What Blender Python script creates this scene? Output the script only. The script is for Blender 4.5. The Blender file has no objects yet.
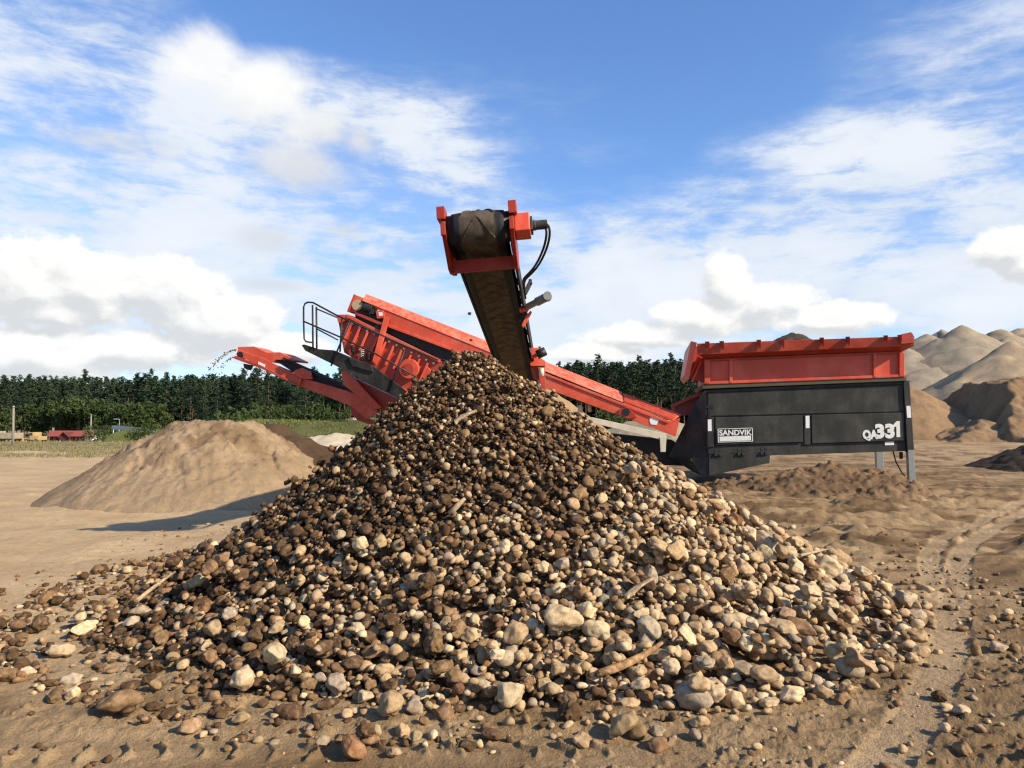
import bpy, bmesh, math, random
import numpy as np
from mathutils import Vector, Matrix

random.seed(7)
RNG = np.random.default_rng(11)
SC = bpy.context.scene
COL = SC.collection
R = math.radians

# ------------------------------------------------------------------ camera
CAM_H, FPX, HOR = 1.5, 769.0, 424.0
TH = math.atan((HOR - 384.0) / FPX)
cd = bpy.data.cameras.new("camera")
cam = bpy.data.objects.new("camera", cd)
COL.objects.link(cam)
cam.location = (0, 0, CAM_H)
cam.rotation_euler = (math.pi / 2 + TH, 0, 0)
cd.sensor_width = 36.0
cd.lens = FPX / 1024 * 36.0
cd.clip_end = 4000
cd.clip_start = 0.05
SC.camera = cam
CT, ST = math.cos(TH), math.sin(TH)


def P(px, py, Y):
    """measured point of the photograph at distance Y -> place in the world"""
    u, v = (px - 512) / FPX, (384 - py) / FPX
    dy, dz = CT - v * ST, ST + v * CT
    k = Y / dy
    return Vector((u * k, Y, CAM_H + dz * k))


def G(px, py, z=0.0):
    """measured point lying on ground of height z"""
    u, v = (px - 512) / FPX, (384 - py) / FPX
    dy, dz = CT - v * ST, ST + v * CT
    k = (z - CAM_H) / dz
    return (u * k, dy * k)


def proj(p):
    p = np.asarray(p, float)
    x, y, z = p[..., 0], p[..., 1], p[..., 2] - CAM_H
    f = y * CT + z * ST
    w = -y * ST + z * CT
    return 512 + FPX * x / f, 384 - FPX * w / f, f


# ------------------------------------------------------------------ noise
_perm = np.random.default_rng(5).permutation(256)
_perm = np.concatenate([_perm, _perm, _perm])
_ga = np.random.default_rng(6).uniform(0, 2 * np.pi, 256)
_gx, _gy = np.cos(_ga), np.sin(_ga)


def perlin(x, y):
    x = np.asarray(x, float); y = np.asarray(y, float)
    xi = np.floor(x).astype(int); yi = np.floor(y).astype(int)
    xf, yf = x - xi, y - yi
    xi &= 255; yi &= 255
    u = xf * xf * xf * (xf * (xf * 6 - 15) + 10); v = yf * yf * yf * (yf * (yf * 6 - 15) + 10)

    def g(ix, iy, fx, fy):
        h = _perm[_perm[ix & 255] + (iy & 255)]
        return _gx[h] * fx + _gy[h] * fy
    a = g(xi, yi, xf, yf); b = g(xi + 1, yi, xf - 1, yf)
    c = g(xi, yi + 1, xf, yf - 1); d = g(xi + 1, yi + 1, xf - 1, yf - 1)
    return 1.4 * ((a * (1 - u) + b * u) * (1 - v) + (c * (1 - u) + d * u) * v)


def fbm(x, y, o=4, s=0.0):
    t, a, f = 0, 1.0, 1.0
    for k in range(o):
        t = t + a * perlin(x * f + 17.3 * k + s, y * f - 9.1 * k + s * 1.7)
        a *= 0.5; f *= 2.03
    return t


def ss(a, b, x):
    t = np.clip((np.asarray(x, float) - a) / (b - a), 0, 1)
    return t * t * (3 - 2 * t)


# ------------------------------------------------------------------ object helpers
def link(name, data, parent=None):
    o = bpy.data.objects.new(name, data)
    COL.objects.link(o)
    if parent is not None:
        o.parent = parent
    return o


def tag(o, label=None, cat=None, group=None, kind=None):
    if label: o["label"] = label
    if cat: o["category"] = cat
    if group: o["group"] = group
    if kind: o["kind"] = kind
    return o


def empty(name, loc):
    o = link(name, None)
    o.location = loc
    o.empty_display_size = 0.3
    return o


def np_mesh(name, V, F, smooth=True, attrs=None):
    """V (n,3), F (m,3|4) equal-length faces"""
    V = np.ascontiguousarray(V, np.float32); F = np.ascontiguousarray(F, np.int32)
    k = F.shape[1]
    me = bpy.data.meshes.new(name)
    me.vertices.add(len(V)); me.vertices.foreach_set("co", V.ravel())
    me.loops.add(F.size); me.loops.foreach_set("vertex_index", F.ravel())
    me.polygons.add(len(F))
    me.polygons.foreach_set("loop_start", np.arange(0, F.size, k, dtype=np.int32))
    try:
        me.polygons.foreach_set("loop_total", np.full(len(F), k, np.int32))
    except Exception:
        pass
    me.update(calc_edges=True)
    me.polygons.foreach_set("use_smooth", np.full(len(F), smooth, bool))
    for n, (dom, arr) in (attrs or {}).items():
        arr = np.asarray(arr, np.float32)
        if arr.ndim == 1:
            a = me.attributes.new(n, "FLOAT", dom); a.data.foreach_set("value", arr)
        else:
            a = me.attributes.new(n, "FLOAT_COLOR", dom)
            if arr.shape[1] == 3:
                arr = np.concatenate([arr, np.ones((len(arr), 1), np.float32)], 1)
            a.data.foreach_set("color", np.ascontiguousarray(arr).ravel())
    me.validate()
    return me


DV = Vector((0, 1, 0))


class MB:
    """collects solids and links them as ONE mesh object"""
    def __init__(s): s.v = []; s.f = []

    def add(s, vs, fs):
        n = len(s.v); s.v += [Vector(v) for v in vs]; s.f += [tuple(i + n for i in f) for f in fs]; return s

    def loft(s, A, B):
        n = len(A)
        return s.add(list(A) + list(B), [tuple(range(n))[::-1], tuple(range(n, 2 * n))] + [(i, (i + 1) % n, n + (i + 1) % n, n + i) for i in range(n)])

    def prism(s, poly, d):
        d = Vector(d); return s.loft([Vector(p) for p in poly], [Vector(p) + d for p in poly])

    def pp(s, pts, Y, depth):
        return s.prism([P(x, y, Y) for x, y in pts], DV * depth)

    def box(s, c, h, M=None):
        c = Vector(c); vs = []
        for x in (-1, 1):
            for y in (-1, 1):
                for z in (-1, 1):
                    q = Vector((x * h[0], y * h[1], z * h[2]))
                    vs.append(c + (M @ q if M else q))
        return s.add(vs, [(0, 1, 3, 2), (4, 6, 7, 5), (0, 4, 5, 1), (2, 3, 7, 6), (0, 2, 6, 4), (1, 5, 7, 3)])

    def bar(s, a, b, w, h, up=(0, 0, 1)):
        a, b = Vector(a), Vector(b); d = (b - a).normalized()
        x = d.cross(Vector(up)).normalized(); u = x.cross(d)
        q = [x * (i * w / 2) + u * (j * h / 2) for i, j in ((-1, -1), (1, -1), (1, 1), (-1, 1))]
        return s.loft([a + t for t in q], [b + t for t in q])

    def tube(s, path, r, n=10, r1=None):
        path = [Vector(p) for p in path]; m = len(path); rings = []
        up = Vector((0.13, 0.21, 0.97))
        for i, p in enumerate(path):
            d = (path[min(i + 1, m - 1)] - path[max(i - 1, 0)]).normalized()
            x = d.cross(up)
            if x.length < 0.1: x = d.cross(Vector((1, 0, 0)))
            x.normalize(); y = d.cross(x)
            if isinstance(r, (list, tuple)): rr = r[i]
            else: rr = r if r1 is None else r + (r1 - r) * i / (m - 1)
            rings.append([p + (x * math.cos(2 * math.pi * k / n) + y * math.sin(2 * math.pi * k / n)) * rr for k in range(n)])
        vs = [v for g in rings for v in g]; fs = [tuple(range(n))[::-1], tuple(range((m - 1) * n, m * n))]
        for i in range(m - 1):
            for k in range(n):
                a = i * n + k; b = i * n + (k + 1) % n
                fs.append((a, b, b + n, a + n))
        return s.add(vs, fs)

    def build(s, name, mat, parent=None, off=(0, 0, 0), bevel=0.0, smooth=False):
        me = bpy.data.meshes.new(name); off = Vector(off)
        me.from_pydata([v - off for v in s.v], [], s.f)
        bm = bmesh.new(); bm.from_mesh(me); bmesh.ops.recalc_face_normals(bm, faces=bm.faces); bm.to_mesh(me); bm.free()
        me.materials.append(mat)
        o = link(name, me, parent)
        if smooth:
            me.polygons.foreach_set("use_smooth", [len(p.vertices) == 4 for p in me.polygons])
        if bevel:
            b = o.modifiers.new("bevel", "BEVEL"); b.width = bevel; b.segments = 2; b.limit_method = "ANGLE"; b.angle_limit = R(30)
        return o


# ------------------------------------------------------------------ node helpers
class NT:
    def __init__(s, nt): s.nt = nt; nt.nodes.clear()

    def n(s, t, **kw):
        x = s.nt.nodes.new(t)
        for k, v in kw.items(): setattr(x, k, v)
        return x

    def put(s, sock, v):
        if hasattr(v, "is_linked"): s.nt.links.new(v, sock)
        elif isinstance(v, (tuple, list)) and sock.type == "RGBA" and len(v) == 3: sock.default_value = (*v, 1)
        else: sock.default_value = v

    def m(s, op, a, b=None, c=None, clamp=False):
        x = s.n("ShaderNodeMath", operation=op, use_clamp=clamp)
        for i, v in enumerate((a, b, c)):
            if v is not None: s.put(x.inputs[i], v)
        return x.outputs[0]

    def vm(s, op, a, b=None):
        x = s.n("ShaderNodeVectorMath", operation=op)
        s.put(x.inputs[0], a)
        if b is not None: s.put(x.inputs[3] if op == "SCALE" else x.inputs[1], b)
        return x.outputs["Value"] if op in ("LENGTH", "DOT_PRODUCT") else x.outputs[0]

    def noise(s, vec, scale, detail=4, rough=0.55, dist=0.0):
        x = s.n("ShaderNodeTexNoise")
        if vec is not None: s.put(x.inputs["Vector"], vec)
        x.inputs["Scale"].default_value = scale; x.inputs["Detail"].default_value = detail
        x.inputs["Roughness"].default_value = rough; x.inputs["Distortion"].default_value = dist
        return x.outputs[0]

    def mix(s, f, a, b, blend="MIX"):
        x = s.n("ShaderNodeMix", data_type="RGBA", blend_type=blend)
        s.put(x.inputs[0], f); s.put(x.inputs[6], a); s.put(x.inputs[7], b)
        return x.outputs[2]

    def sstep(s, v, a, b, c=0.0, d=1.0):
        x = s.n("ShaderNodeMapRange", interpolation_type="SMOOTHSTEP")
        s.put(x.inputs[0], v); s.put(x.inputs[1], a); s.put(x.inputs[2], b); s.put(x.inputs[3], c); s.put(x.inputs[4], d)
        return x.outputs[0]

    def comb(s, x, y, z):
        c = s.n("ShaderNodeCombineXYZ")
        for i, v in enumerate((x, y, z)): s.put(c.inputs[i], v)
        return c.outputs[0]

    def obj(s): return s.n("ShaderNodeTexCoord").outputs["Object"]
    def attr(s, name): return s.n("ShaderNodeAttribute", attribute_name=name)

    def bsdf(s, col, rough=0.6, spec=0.3, metal=0.0, bump=None, bstr=0.3, bdist=0.02):
        b = s.n("ShaderNodeBsdfPrincipled")
        s.put(b.inputs["Base Color"], col); s.put(b.inputs["Roughness"], rough)
        s.put(b.inputs["Specular IOR Level"], spec); s.put(b.inputs["Metallic"], metal)
        if bump is not None:
            x = s.n("ShaderNodeBump"); x.inputs["Strength"].default_value = bstr; x.inputs["Distance"].default_value = bdist
            s.put(x.inputs["Height"], bump); s.nt.links.new(x.outputs[0], b.inputs["Normal"])
        o = s.n("ShaderNodeOutputMaterial"); s.nt.links.new(b.outputs[0], o.inputs[0])
        return b


def material(name):
    m = bpy.data.materials.new(name); m.use_nodes = True
    return m, NT(m.node_tree)


def plain(name, col, rough=0.6, spec=0.3, metal=0.0, var=0.25, scale=8.0):
    m, t = material(name)
    n = t.noise(t.obj(), scale, 5)
    c = t.mix(t.m("MULTIPLY", n, 1.0), tuple(c * (1 - var) for c in col), tuple(min(1, c * (1 + var)) for c in col))
    t.bsdf(c, rough, spec, metal, n, 0.15, 0.01)
    return m


def painted(name, col, rough=0.42, dust=(0.34, 0.25, 0.16), amount=0.35, spec=0.4):
    """worn machine paint: faded patches, dried dust lying on what faces up, thin scratches"""
    m, t = material(name)
    o = t.obj()
    n1 = t.noise(o, 1.7, 6, 0.6); n2 = t.noise(o, 14, 5, 0.65)
    c = t.mix(t.sstep(n1, 0.35, 0.7), tuple(x * 0.86 for x in col), tuple(min(1, x * 1.12 + 0.012) for x in col))
    geo = t.n("ShaderNodeNewGeometry"); sp = t.n("ShaderNodeSeparateXYZ"); t.nt.links.new(geo.outputs["Normal"], sp.inputs[0])
    up = t.sstep(sp.outputs[2], 0.2, 0.95, 0.18, 0.9)
    st = t.noise(t.vm("MULTIPLY", o, (2.5, 2.5, 0.35)), 3.0, 4, 0.6)
    d = t.m("MULTIPLY", t.m("MULTIPLY", up, t.sstep(t.m("ADD", t.m("MULTIPLY", n2, 0.5), t.m("MULTIPLY", st, 0.5)), 0.36, 0.60)), amount * 2.0, clamp=True)
    sc_ = t.noise(t.vm("MULTIPLY", o, (9, 3, 1.2)), 5.0, 3, 0.7)
    c = t.mix(t.sstep(sc_, 0.66, 0.72, 0, 0.35), c, tuple(min(1, x * 0.6 + 0.16) for x in col))      # scratches
    c = t.mix(t.sstep(n2, 0.67, 0.74, 0, 0.6), c, (0.05, 0.028, 0.018))                              # chips and grease
    d = t.m("ADD", d, t.m("MULTIPLY", t.sstep(t.m("ADD", t.m("MULTIPLY", n1, 0.6), t.m("MULTIPLY", st, 0.4)), 0.44, 0.68), amount * 0.75), clamp=True)
    c = t.mix(d, c, dust)
    mr = t.m("ADD", rough, t.m("MULTIPLY", d, 0.45))
    t.bsdf(c, mr, spec, 0.0, n2, 0.06, 0.01)
    return m


RED = painted("worn_orange_red_paint", (0.58, 0.058, 0.020), amount=0.26)
REDD = painted("dusty_red_paint", (0.36, 0.036, 0.015), dust=(0.26, 0.16, 0.09), amount=0.16)
GREY = painted("charcoal_paint", (0.030, 0.032, 0.028), dust=(0.17, 0.13, 0.085), amount=0.16, rough=0.6, spec=0.15)
GREYD = painted("dark_grey_walkway_paint", (0.013, 0.015, 0.014), amount=0.05, rough=0.7, spec=0.1)
REDK = painted("shade_darkened_red_paint", (0.27, 0.022, 0.009), dust=(0.20, 0.11, 0.06), amount=0.10, spec=0.2)  # same red darkened: shade of the conveyor head's front put into the colour
BLACK = plain("black_steel", (0.016, 0.016, 0.017), 0.5)
STEEL = plain("bare_steel", (0.30, 0.30, 0.27), 0.42, 0.5, 0.5, 0.3, 20)
CREAM = painted("cream_paint", (0.64, 0.57, 0.42), amount=0.4)
WHITE = plain("white_sticker", (0.72, 0.71, 0.67), 0.5, var=0.12)
RUB = plain("black_rubber", (0.018, 0.017, 0.017), 0.65)
WALLR = plain("dark_red_boards", (0.10, 0.028, 0.02), 0.8)
ROOFR = plain("red_metal_roof", (0.27, 0.060, 0.040), 0.7)
PALE = plain("pale_render", (0.60, 0.58, 0.52), 0.8)
GLASS = plain("dark_window_glass", (0.03, 0.035, 0.04), 0.15, 0.6)
YEL = painted("yellow_machine_paint", (0.38, 0.26, 0.09), amount=0.5)
BEIGE = painted("beige_truck_paint", (0.30, 0.25, 0.165), amount=0.5)
POLE = plain("weathered_pole_wood", (0.22, 0.19, 0.15), 0.85)
BARK = plain("pine_bark", (0.085, 0.055, 0.038), 0.9)
BARKD = plain("grey_bark", (0.09, 0.075, 0.06), 0.9)
LETTER = plain("off_white_letters", (0.66, 0.66, 0.60), 0.6, var=0.3, scale=30)


def wood_mat(name, a, b):
    m, t = material(name)
    n = t.noise(t.vm("MULTIPLY", t.obj(), (3, 3, 3)), 9, 6, 0.65, 0.6)
    t.bsdf(t.mix(t.sstep(n, 0.3, 0.7), a, b), 0.85, 0.2, 0, n, 0.6, 0.01)
    return m


WOOD = wood_mat("barkless_wood", (0.15, 0.075, 0.032), (0.40, 0.25, 0.12))
WOODP = wood_mat("pale_split_wood", (0.24, 0.16, 0.09), (0.44, 0.33, 0.20))


def stone_mat(name, source):
    m, t = material(name)
    if source == "tone": col = t.attr("tone").outputs["Color"]
    else: col = t.n("ShaderNodeObjectInfo").outputs["Color"]
    geo = t.n("ShaderNodeNewGeometry").outputs["Position"]
    n1 = t.noise(geo, 26, 6, 0.62); n2 = t.noise(geo, 110, 3, 0.6)
    c = t.mix(t.sstep(n1, 0.36, 0.66), t.mix(1.0, col, (0.70, 0.64, 0.56), "MULTIPLY"), t.mix(1.0, col, (1.14, 1.13, 1.12), "MULTIPLY"))
    c = t.mix(t.sstep(n1, 0.52, 0.70, 0.0, 0.42), c, (0.27, 0.185, 0.11))      # dried soil in patches
    c = t.mix(t.sstep(n2, 0.56, 0.72, 0, 0.35), c, (0.10, 0.075, 0.055))
    t.bsdf(c, 0.9, 0.12, 0, t.m("ADD", t.m("MULTIPLY", n1, 0.7), t.m("MULTIPLY", n2, 0.35)), 0.5, 0.012)
    return m


STONE_O = stone_mat("field_stone", "object")
STONE_T = stone_mat("small_field_stone", "tone")


def soil_mat(name, fine=1.0, bstr=0.5):
    """loose sand and soil; the colour of each kind of soil comes from the 'tone' of the surface"""
    m, t = material(name)
    col = t.attr("tone").outputs["Color"]
    g = t.n("ShaderNodeNewGeometry").outputs["Position"]
    n0 = t.noise(g, 0.9 * fine, 5, 0.6); n1 = t.noise(g, 11 * fine, 7, 0.70); n2 = t.noise(g, 70 * fine, 4, 0.7)
    c = t.mix(t.sstep(n0, 0.3, 0.7), t.mix(1.0, col, (0.84, 0.81, 0.78), "MULTIPLY"), t.mix(1.0, col, (1.10, 1.10, 1.10), "MULTIPLY"))
    c = t.mix(t.sstep(n1, 0.42, 0.72, 0, 0.55), c, t.mix(1.0, col, (0.62, 0.57, 0.52), "MULTIPLY"))
    c = t.mix(t.sstep(n2, 0.50, 0.70, 0, 0.6), c, t.mix(1.0, col, (0.60, 0.56, 0.52), "MULTIPLY"))
    c = t.mix(t.sstep(n2, 0.34, 0.26, 0, 0.5), c, t.mix(1.0, col, (1.35, 1.36, 1.38), "MULTIPLY"))
    t.bsdf(c, 0.95, 0.12, 0, t.m("ADD", t.m("MULTIPLY", n1, 0.8), t.m("MULTIPLY", n2, 0.45)), bstr, 0.055 / fine)
    return m


SOIL = soil_mat("sandy_ground", 1.0, 0.8)
SOILFAR = soil_mat("loose_heap", 0.35, 0.6)


def leaf_mat(name, a, b):
    m, t = material(name)
    g = t.n("ShaderNodeNewGeometry")
    oi = t.n("ShaderNodeObjectInfo").outputs["Random"]
    f = t.m("ADD", t.m("MULTIPLY", g.outputs["Random Per Island"], 0.5), t.m("MULTIPLY", oi, 0.5))
    c = t.mix(f, a, b)
    t.bsdf(c, 0.75, 0.15)
    return m


NEEDLE = leaf_mat("pine_needles", (0.011, 0.024, 0.014), (0.040, 0.064, 0.029))
LEAF = leaf_mat("broad_leaves", (0.017, 0.031, 0.009), (0.058, 0.080, 0.021))
GRASSM = leaf_mat("dry_green_grass", (0.085, 0.082, 0.032), (0.23, 0.19, 0.095))
GRASSB = leaf_mat("bank_grass", (0.055, 0.075, 0.018), (0.17, 0.18, 0.05))

# ------------------------------------------------------------------ ground shape
TRACK = [G(x, y) for x, y in ((850, 800), (880, 768), (906, 735), (934, 690), (950, 640), (956, 600), (957, 575), (962, 552), (985, 532), (1020, 516), (1080, 500), (1180, 487))]
TRACK2 = [G(x, y) for x, y in ((945, 600), (932, 575), (928, 556), (945, 538), (975, 524), (1010, 511), (1060, 497))]


def poly_dist(x, y, pts):
    """distance to a polyline and length along it"""
    best = np.full(np.shape(x), 1e9); along = np.zeros(np.shape(x)); L = 0.0
    for (ax, ay), (bx, by) in zip(pts[:-1], pts[1:]):
        dx, dy = bx - ax, by - ay; l = math.hypot(dx, dy)
        t = np.clip(((x - ax) * dx + (y - ay) * dy) / (l * l), 0, 1)
        sd = ((x - ax) * dy - (y - ay) * dx) / l
        d = np.hypot(x - ax - t * dx, y - ay - t * dy)
        m = d < np.abs(best)
        best = np.where(m, d * np.sign(sd + 1e-9), best); along = np.where(m, L + t * l, along); L += l
    return best, along


def smooth_pts(pts, k=2):
    for _ in range(k):
        q = [pts[0]]
        for a, b in zip(pts[:-1], pts[1:]):
            q += [(a[0] * .75 + b[0] * .25, a[1] * .75 + b[1] * .25), (a[0] * .25 + b[0] * .75, a[1] * .25 + b[1] * .75)]
        pts = q + [pts[-1]]
    return pts


TRACK = smooth_pts(TRACK, 1); TRACK2 = smooth_pts(TRACK2, 1)


def ground_base(x, y):
    az = np.arctan2(x, np.maximum(y, 0.01))
    right = ss(-0.05, 0.25, az)
    z = right * (0.16 * ss(10, 16, y) + 0.34 * ss(20, 60, y))
    left = 1 - ss(-0.35, -0.15, az)
    z = z - 1.45 * left * ss(55, 130, y) - 0.5 * (1 - left) * (1 - right) * ss(60, 140, y)
    return z


def ground_z(x, y, detail=True):
    x = np.asarray(x, float); y = np.asarray(y, float)
    z = ground_base(x, y)
    r = np.hypot(x, y)
    far = 1 - ss(45, 110, r)
    z = z + 0.05 * fbm(x * 0.35, y * 0.35, 3, 3.0) * ss(5, 12, r) * far
    if not detail: return z
    d1, a1 = poly_dist(x, y, TRACK); d2, a2 = poly_dist(x, y, TRACK2)
    w = 0.12
    in1 = 1 - ss(w * 0.8, w * 1.15, np.abs(d1)); in2 = (1 - ss(w * 0.7, w * 1.1, np.abs(d2)))
    ins = np.maximum(in1, in2)
    lugband = (1 - ss(0.17, 0.24, np.abs(y - 3.66 - 0.03 * x))) * ss(-2.6, -2.2, x) * (1 - ss(0.7, 1.1, x))
    calm = (1 - 0.8 * ins) * (1 - 0.65 * lugband)
    corr = 1 - 0.85 * (1 - ss(0.25, 0.6, np.minimum(np.abs(d1), np.abs(d2))))
    near = 1 - ss(18, 34, r)
    rough = 0.60 + 0.9 * ss(0.6, 2.2, x) * ss(7.5, 9, y) + 0.25 * ss(0.5, 1.5, x)
    z = z + calm * near * rough * (0.020 * fbm(x * 1.5, y * 2.2, 3, 8) + 0.016 * fbm(x * 3.4, y * 6.0, 2, 1.0))
    z = z + calm * 0.012 * fbm(x * 13, y * 13, 3, 5.0) * (1 - ss(6.5, 10, r)) * (0.7 + 0.5 * ss(-0.6, 0.4, perlin(x * 0.8, y * 0.8)))
    z = z + calm * 0.004 * fbm(x * 30, y * 30, 2, 15.0) * (1 - ss(5, 8, r))
    # clods: sparse bumps
    cl = fbm(x * 8.0, y * 8.0, 3, 21.0)
    z = z + calm * 0.06 * np.clip(cl - 0.42, 0, 1) * (1 - ss(6.0, 8.5, r)) * (0.4 + rough)
    # old wheel marks, ridges lying across the yard to the right
    wr = 0.8 * perlin(x * 0.5, y * 0.5) + 0.35 * perlin(x * 1.3 + 4, y * 1.3)
    reg = ss(1.2, 2.4, x) * ss(6.6, 8.2, y) * (1 - ss(14.0, 17, y))
    ph = (0.45 * x + 0.75 * y + 0.32 * wr) / 0.36
    ridge = (0.5 + 0.5 * np.sin(2 * np.pi * ph)) ** 3
    br = np.clip(0.55 + 1.3 * fbm(x * 0.7, y * 0.9, 3, 31), 0.0, 1.3)
    z = z + calm * corr * reg * (0.085 * ridge * br + 0.075 * np.abs(fbm(x * 1.6, y * 3.6, 3, 37)) * ss(-0.3, 0.3, perlin(x * 0.6, y * 0.9)) + 0.02 * fbm(x * 4, y * 5, 2, 43))
    reg2 = ss(1.9, 2.5, x - 0.1 * (y - 4)) * ss(2.6, 3.2, y) * (1 - ss(6.2, 7.2, y)) * (d1 > -0.1)
    ph2 = (y * 0.9 - 0.55 * x + 0.30 * wr + 0.10 * (x - 3) ** 2) / 0.24
    z = z + calm * corr * reg2 * 0.034 * (0.5 + 0.5 * np.sin(2 * np.pi * ph2)) ** 3 * np.clip(0.6 + fbm(x * 1.2, y * 1.2, 2, 41), 0, 1.2)
    regL = (1 - ss(-3.0, -2.0, x)) * ss(8, 11, y) * (1 - ss(34, 44, y))
    ph3 = (0.6 * y + 0.5 * x + 1.6 * perlin(x * 0.2, y * 0.2)) / 1.3
    z = z + regL * 0.055 * (0.5 + 0.5 * np.sin(2 * np.pi * ph3)) ** 4 * np.clip(0.5 + fbm(x * 0.5, y * 0.9, 2, 51), 0, 1.2)
    # the fresh tyre print
    for ins_, d, a in ((in1, d1, a1), (in2, d2, a2)):
        che = ss(0.25, 0.45, np.abs(np.mod(a + 0.5 * np.abs(d), 0.085) / 0.085 - 0.5))
        z = z + ins_ * (-0.012 + 0.007 * che)
        z = z + 0.003 * np.exp(-((np.abs(d) - w * 1.25) / 0.03) ** 2)  * (r < 14)
    # print of a coarse tractor tyre along the front
    k = np.mod(x + 0.25 * (y - 3.66) + 0.02 * perlin(x * 9, y * 9), 0.17) / 0.17
    lug = np.exp(-((k - 0.5 + 0.12 * np.sin(38 * (y - 3.66))) / 0.085) ** 2) * (1 - ss(0.05, 0.11, np.abs(y - 3.68 - 0.03 * x + 0.03 * np.sin(x * 5))))
    z = z + lugband * (-0.018 + 0.032 * lug * np.clip(0.75 + perlin(x * 3, 1.3), 0.2, 1.2))
    return z


def ground_tone(x, y):
    """kinds of soil: pale dry sand to the left, browner damp soil in front and to the right"""
    r = np.hypot(x, y)
    pale = np.array((0.50, 0.362, 0.203)); brown = np.array((0.205, 0.134, 0.066)); mid = np.array((0.345, 0.240, 0.128))
    dk = np.array((0.16, 0.10, 0.055))
    f = np.clip(ss(-3.6, 0.8, x + 0.6 * fbm(x * .5, y * .5, 3, 61)) * (1 - 0.35 * ss(22, 40, r)) + 0.85 * (1 - ss(4.0, 5.6, y)), 0, 1)
    c = pale * (1 - f)[..., None] + mid * f[..., None]
    b = np.clip(ss(-0.15, 0.45, fbm(x * 0.7, y * 1.0, 5, 71)) * f * 0.85, 0, 1)
    c = c * (1 - b)[..., None] + brown * b[..., None]
    d1, _ = poly_dist(x, y, TRACK); d2, _ = poly_dist(x, y, TRACK2)
    t = np.maximum(1 - ss(0.09, 0.16, np.abs(d1)), 1 - ss(0.08, 0.14, np.abs(d2)))[..., None] * 0.75
    c = c * (1 - t) + np.array((0.44, 0.32, 0.185)) * t
    w = (ss(0.1, 0.5, fbm(x * 0.25, y * 0.8, 3, 91)) * ss(14, 20, y) * ss(1.5, 4, x) * 0.5)[..., None]
    c = c * (1 - w) + dk * w
    w = ((1 - ss(4.1, 5.4, y + 0.5 * fbm(x * .8, y * .8, 3, 7))) * ss(-4.5, -1.0, x) * 0.15)[..., None]
    c = c * (1 - w) + np.array((0.165, 0.102, 0.048)) * w
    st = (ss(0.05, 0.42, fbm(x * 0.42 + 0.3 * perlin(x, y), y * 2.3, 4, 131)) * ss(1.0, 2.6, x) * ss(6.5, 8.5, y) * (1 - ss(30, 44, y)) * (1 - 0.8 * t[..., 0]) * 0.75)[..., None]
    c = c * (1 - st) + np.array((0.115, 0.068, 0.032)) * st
    g = (ss(48, 60, r) * (1 - ss(0.15, 0.3, np.arctan2(x, y))))[..., None] * 0.75
    return c * (1 - g) + np.array((0.19, 0.18, 0.07)) * g


def build_ground():
    rows = [1.2, 1.8, 2.4]
    for p in np.concatenate([np.arange(368, 130, -1.0), np.arange(130, 38, -0.5)]): rows.append(CAM_H * FPX / p)
    while rows[-1] < 3000: rows.append(rows[-1] * (1.03 if rows[-1] < 140 else 1.25))
    rr = np.array([r for i, r in enumerate(rows) if i == 0 or r > rows[i - 1]])
    a = np.concatenate([np.arange(-180, -48, 6.0), np.arange(-48, -36, 0.25), np.arange(-36, 36, 0.075), np.arange(36, 48, 0.25), np.arange(48, 180, 6.0)])
    a = np.radians(a)
    AA, RR = np.meshgrid(a, rr)
    X, Y = RR * np.sin(AA), RR * np.cos(AA)
    Z = ground_z(X, Y)
    V = np.stack([X, Y, Z], -1).reshape(-1, 3)
    n, m = len(rr), len(a)
    i = np.arange(n - 1)[:, None] * m; j = np.arange(m)[None, :]; j2 = (j + 1) % m
    F = np.stack([i + j, i + j2, i + m + j2, i + m + j], -1).reshape(-1, 4)
    # close the middle under the camera
    c = len(V)
    V = np.vstack([V, [[0, 0, float(ground_z(np.array([0.0]), np.array([0.01]))[0])]]])
    fan = np.stack([np.full(m, c), np.arange(m), (np.arange(m) + 1) % m, (np.arange(m) + 1) % m], -1)
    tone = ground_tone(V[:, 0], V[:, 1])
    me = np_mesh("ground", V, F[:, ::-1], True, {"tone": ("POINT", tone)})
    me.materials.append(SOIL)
    return tag(link("ground", me), kind="structure")


build_ground()

# ------------------------------------------------------------------ heaps


def heap(name, x0, x1, y0, y1, step, fz, tone, mat, label, cat, group=None, kind=None, drop=0.04):
    xs = np.arange(x0, x1 + step, step); ys = np.arange(y0, y1 + step, step)
    X, Y = np.meshgrid(xs, ys)
    Z = fz(X, Y); gz = ground_z(X, Y, False)
    keep = Z > gz - drop
    V = np.stack([X, Y, np.maximum(Z, gz - 0.25)], -1).reshape(-1, 3)
    n, m = X.shape
    i = np.arange(n - 1)[:, None] * m; j = np.arange(m - 1)[None, :]
    k = keep[:-1, :-1] | keep[1:, :-1] | keep[:-1, 1:] | keep[1:, 1:]
    F = np.stack([i + j, i + j + 1, i + m + j + 1, i + m + j], -1)[k]
    used = np.unique(F); re = np.full(len(V), -1); re[used] = np.arange(len(used))
    V = V[used]; F = re[F]
    t = tone(V[:, 0], V[:, 1], V[:, 2]) if callable(tone) else np.tile(np.array(tone), (len(V), 1))
    org = Vector((0.5 * (x0 + x1), 0.5 * (y0 + y1), float(ground_z(np.array([0.5 * (x0 + x1)]), np.array([0.5 * (y0 + y1)]), False)[0])))
    me = np_mesh(name, V - np.array(org), F, True, {"tone": ("POINT", t)})
    me.materials.append(mat)
    o = link(name, me); o.location = org
    return tag(o, label, cat, group, kind)


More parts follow.
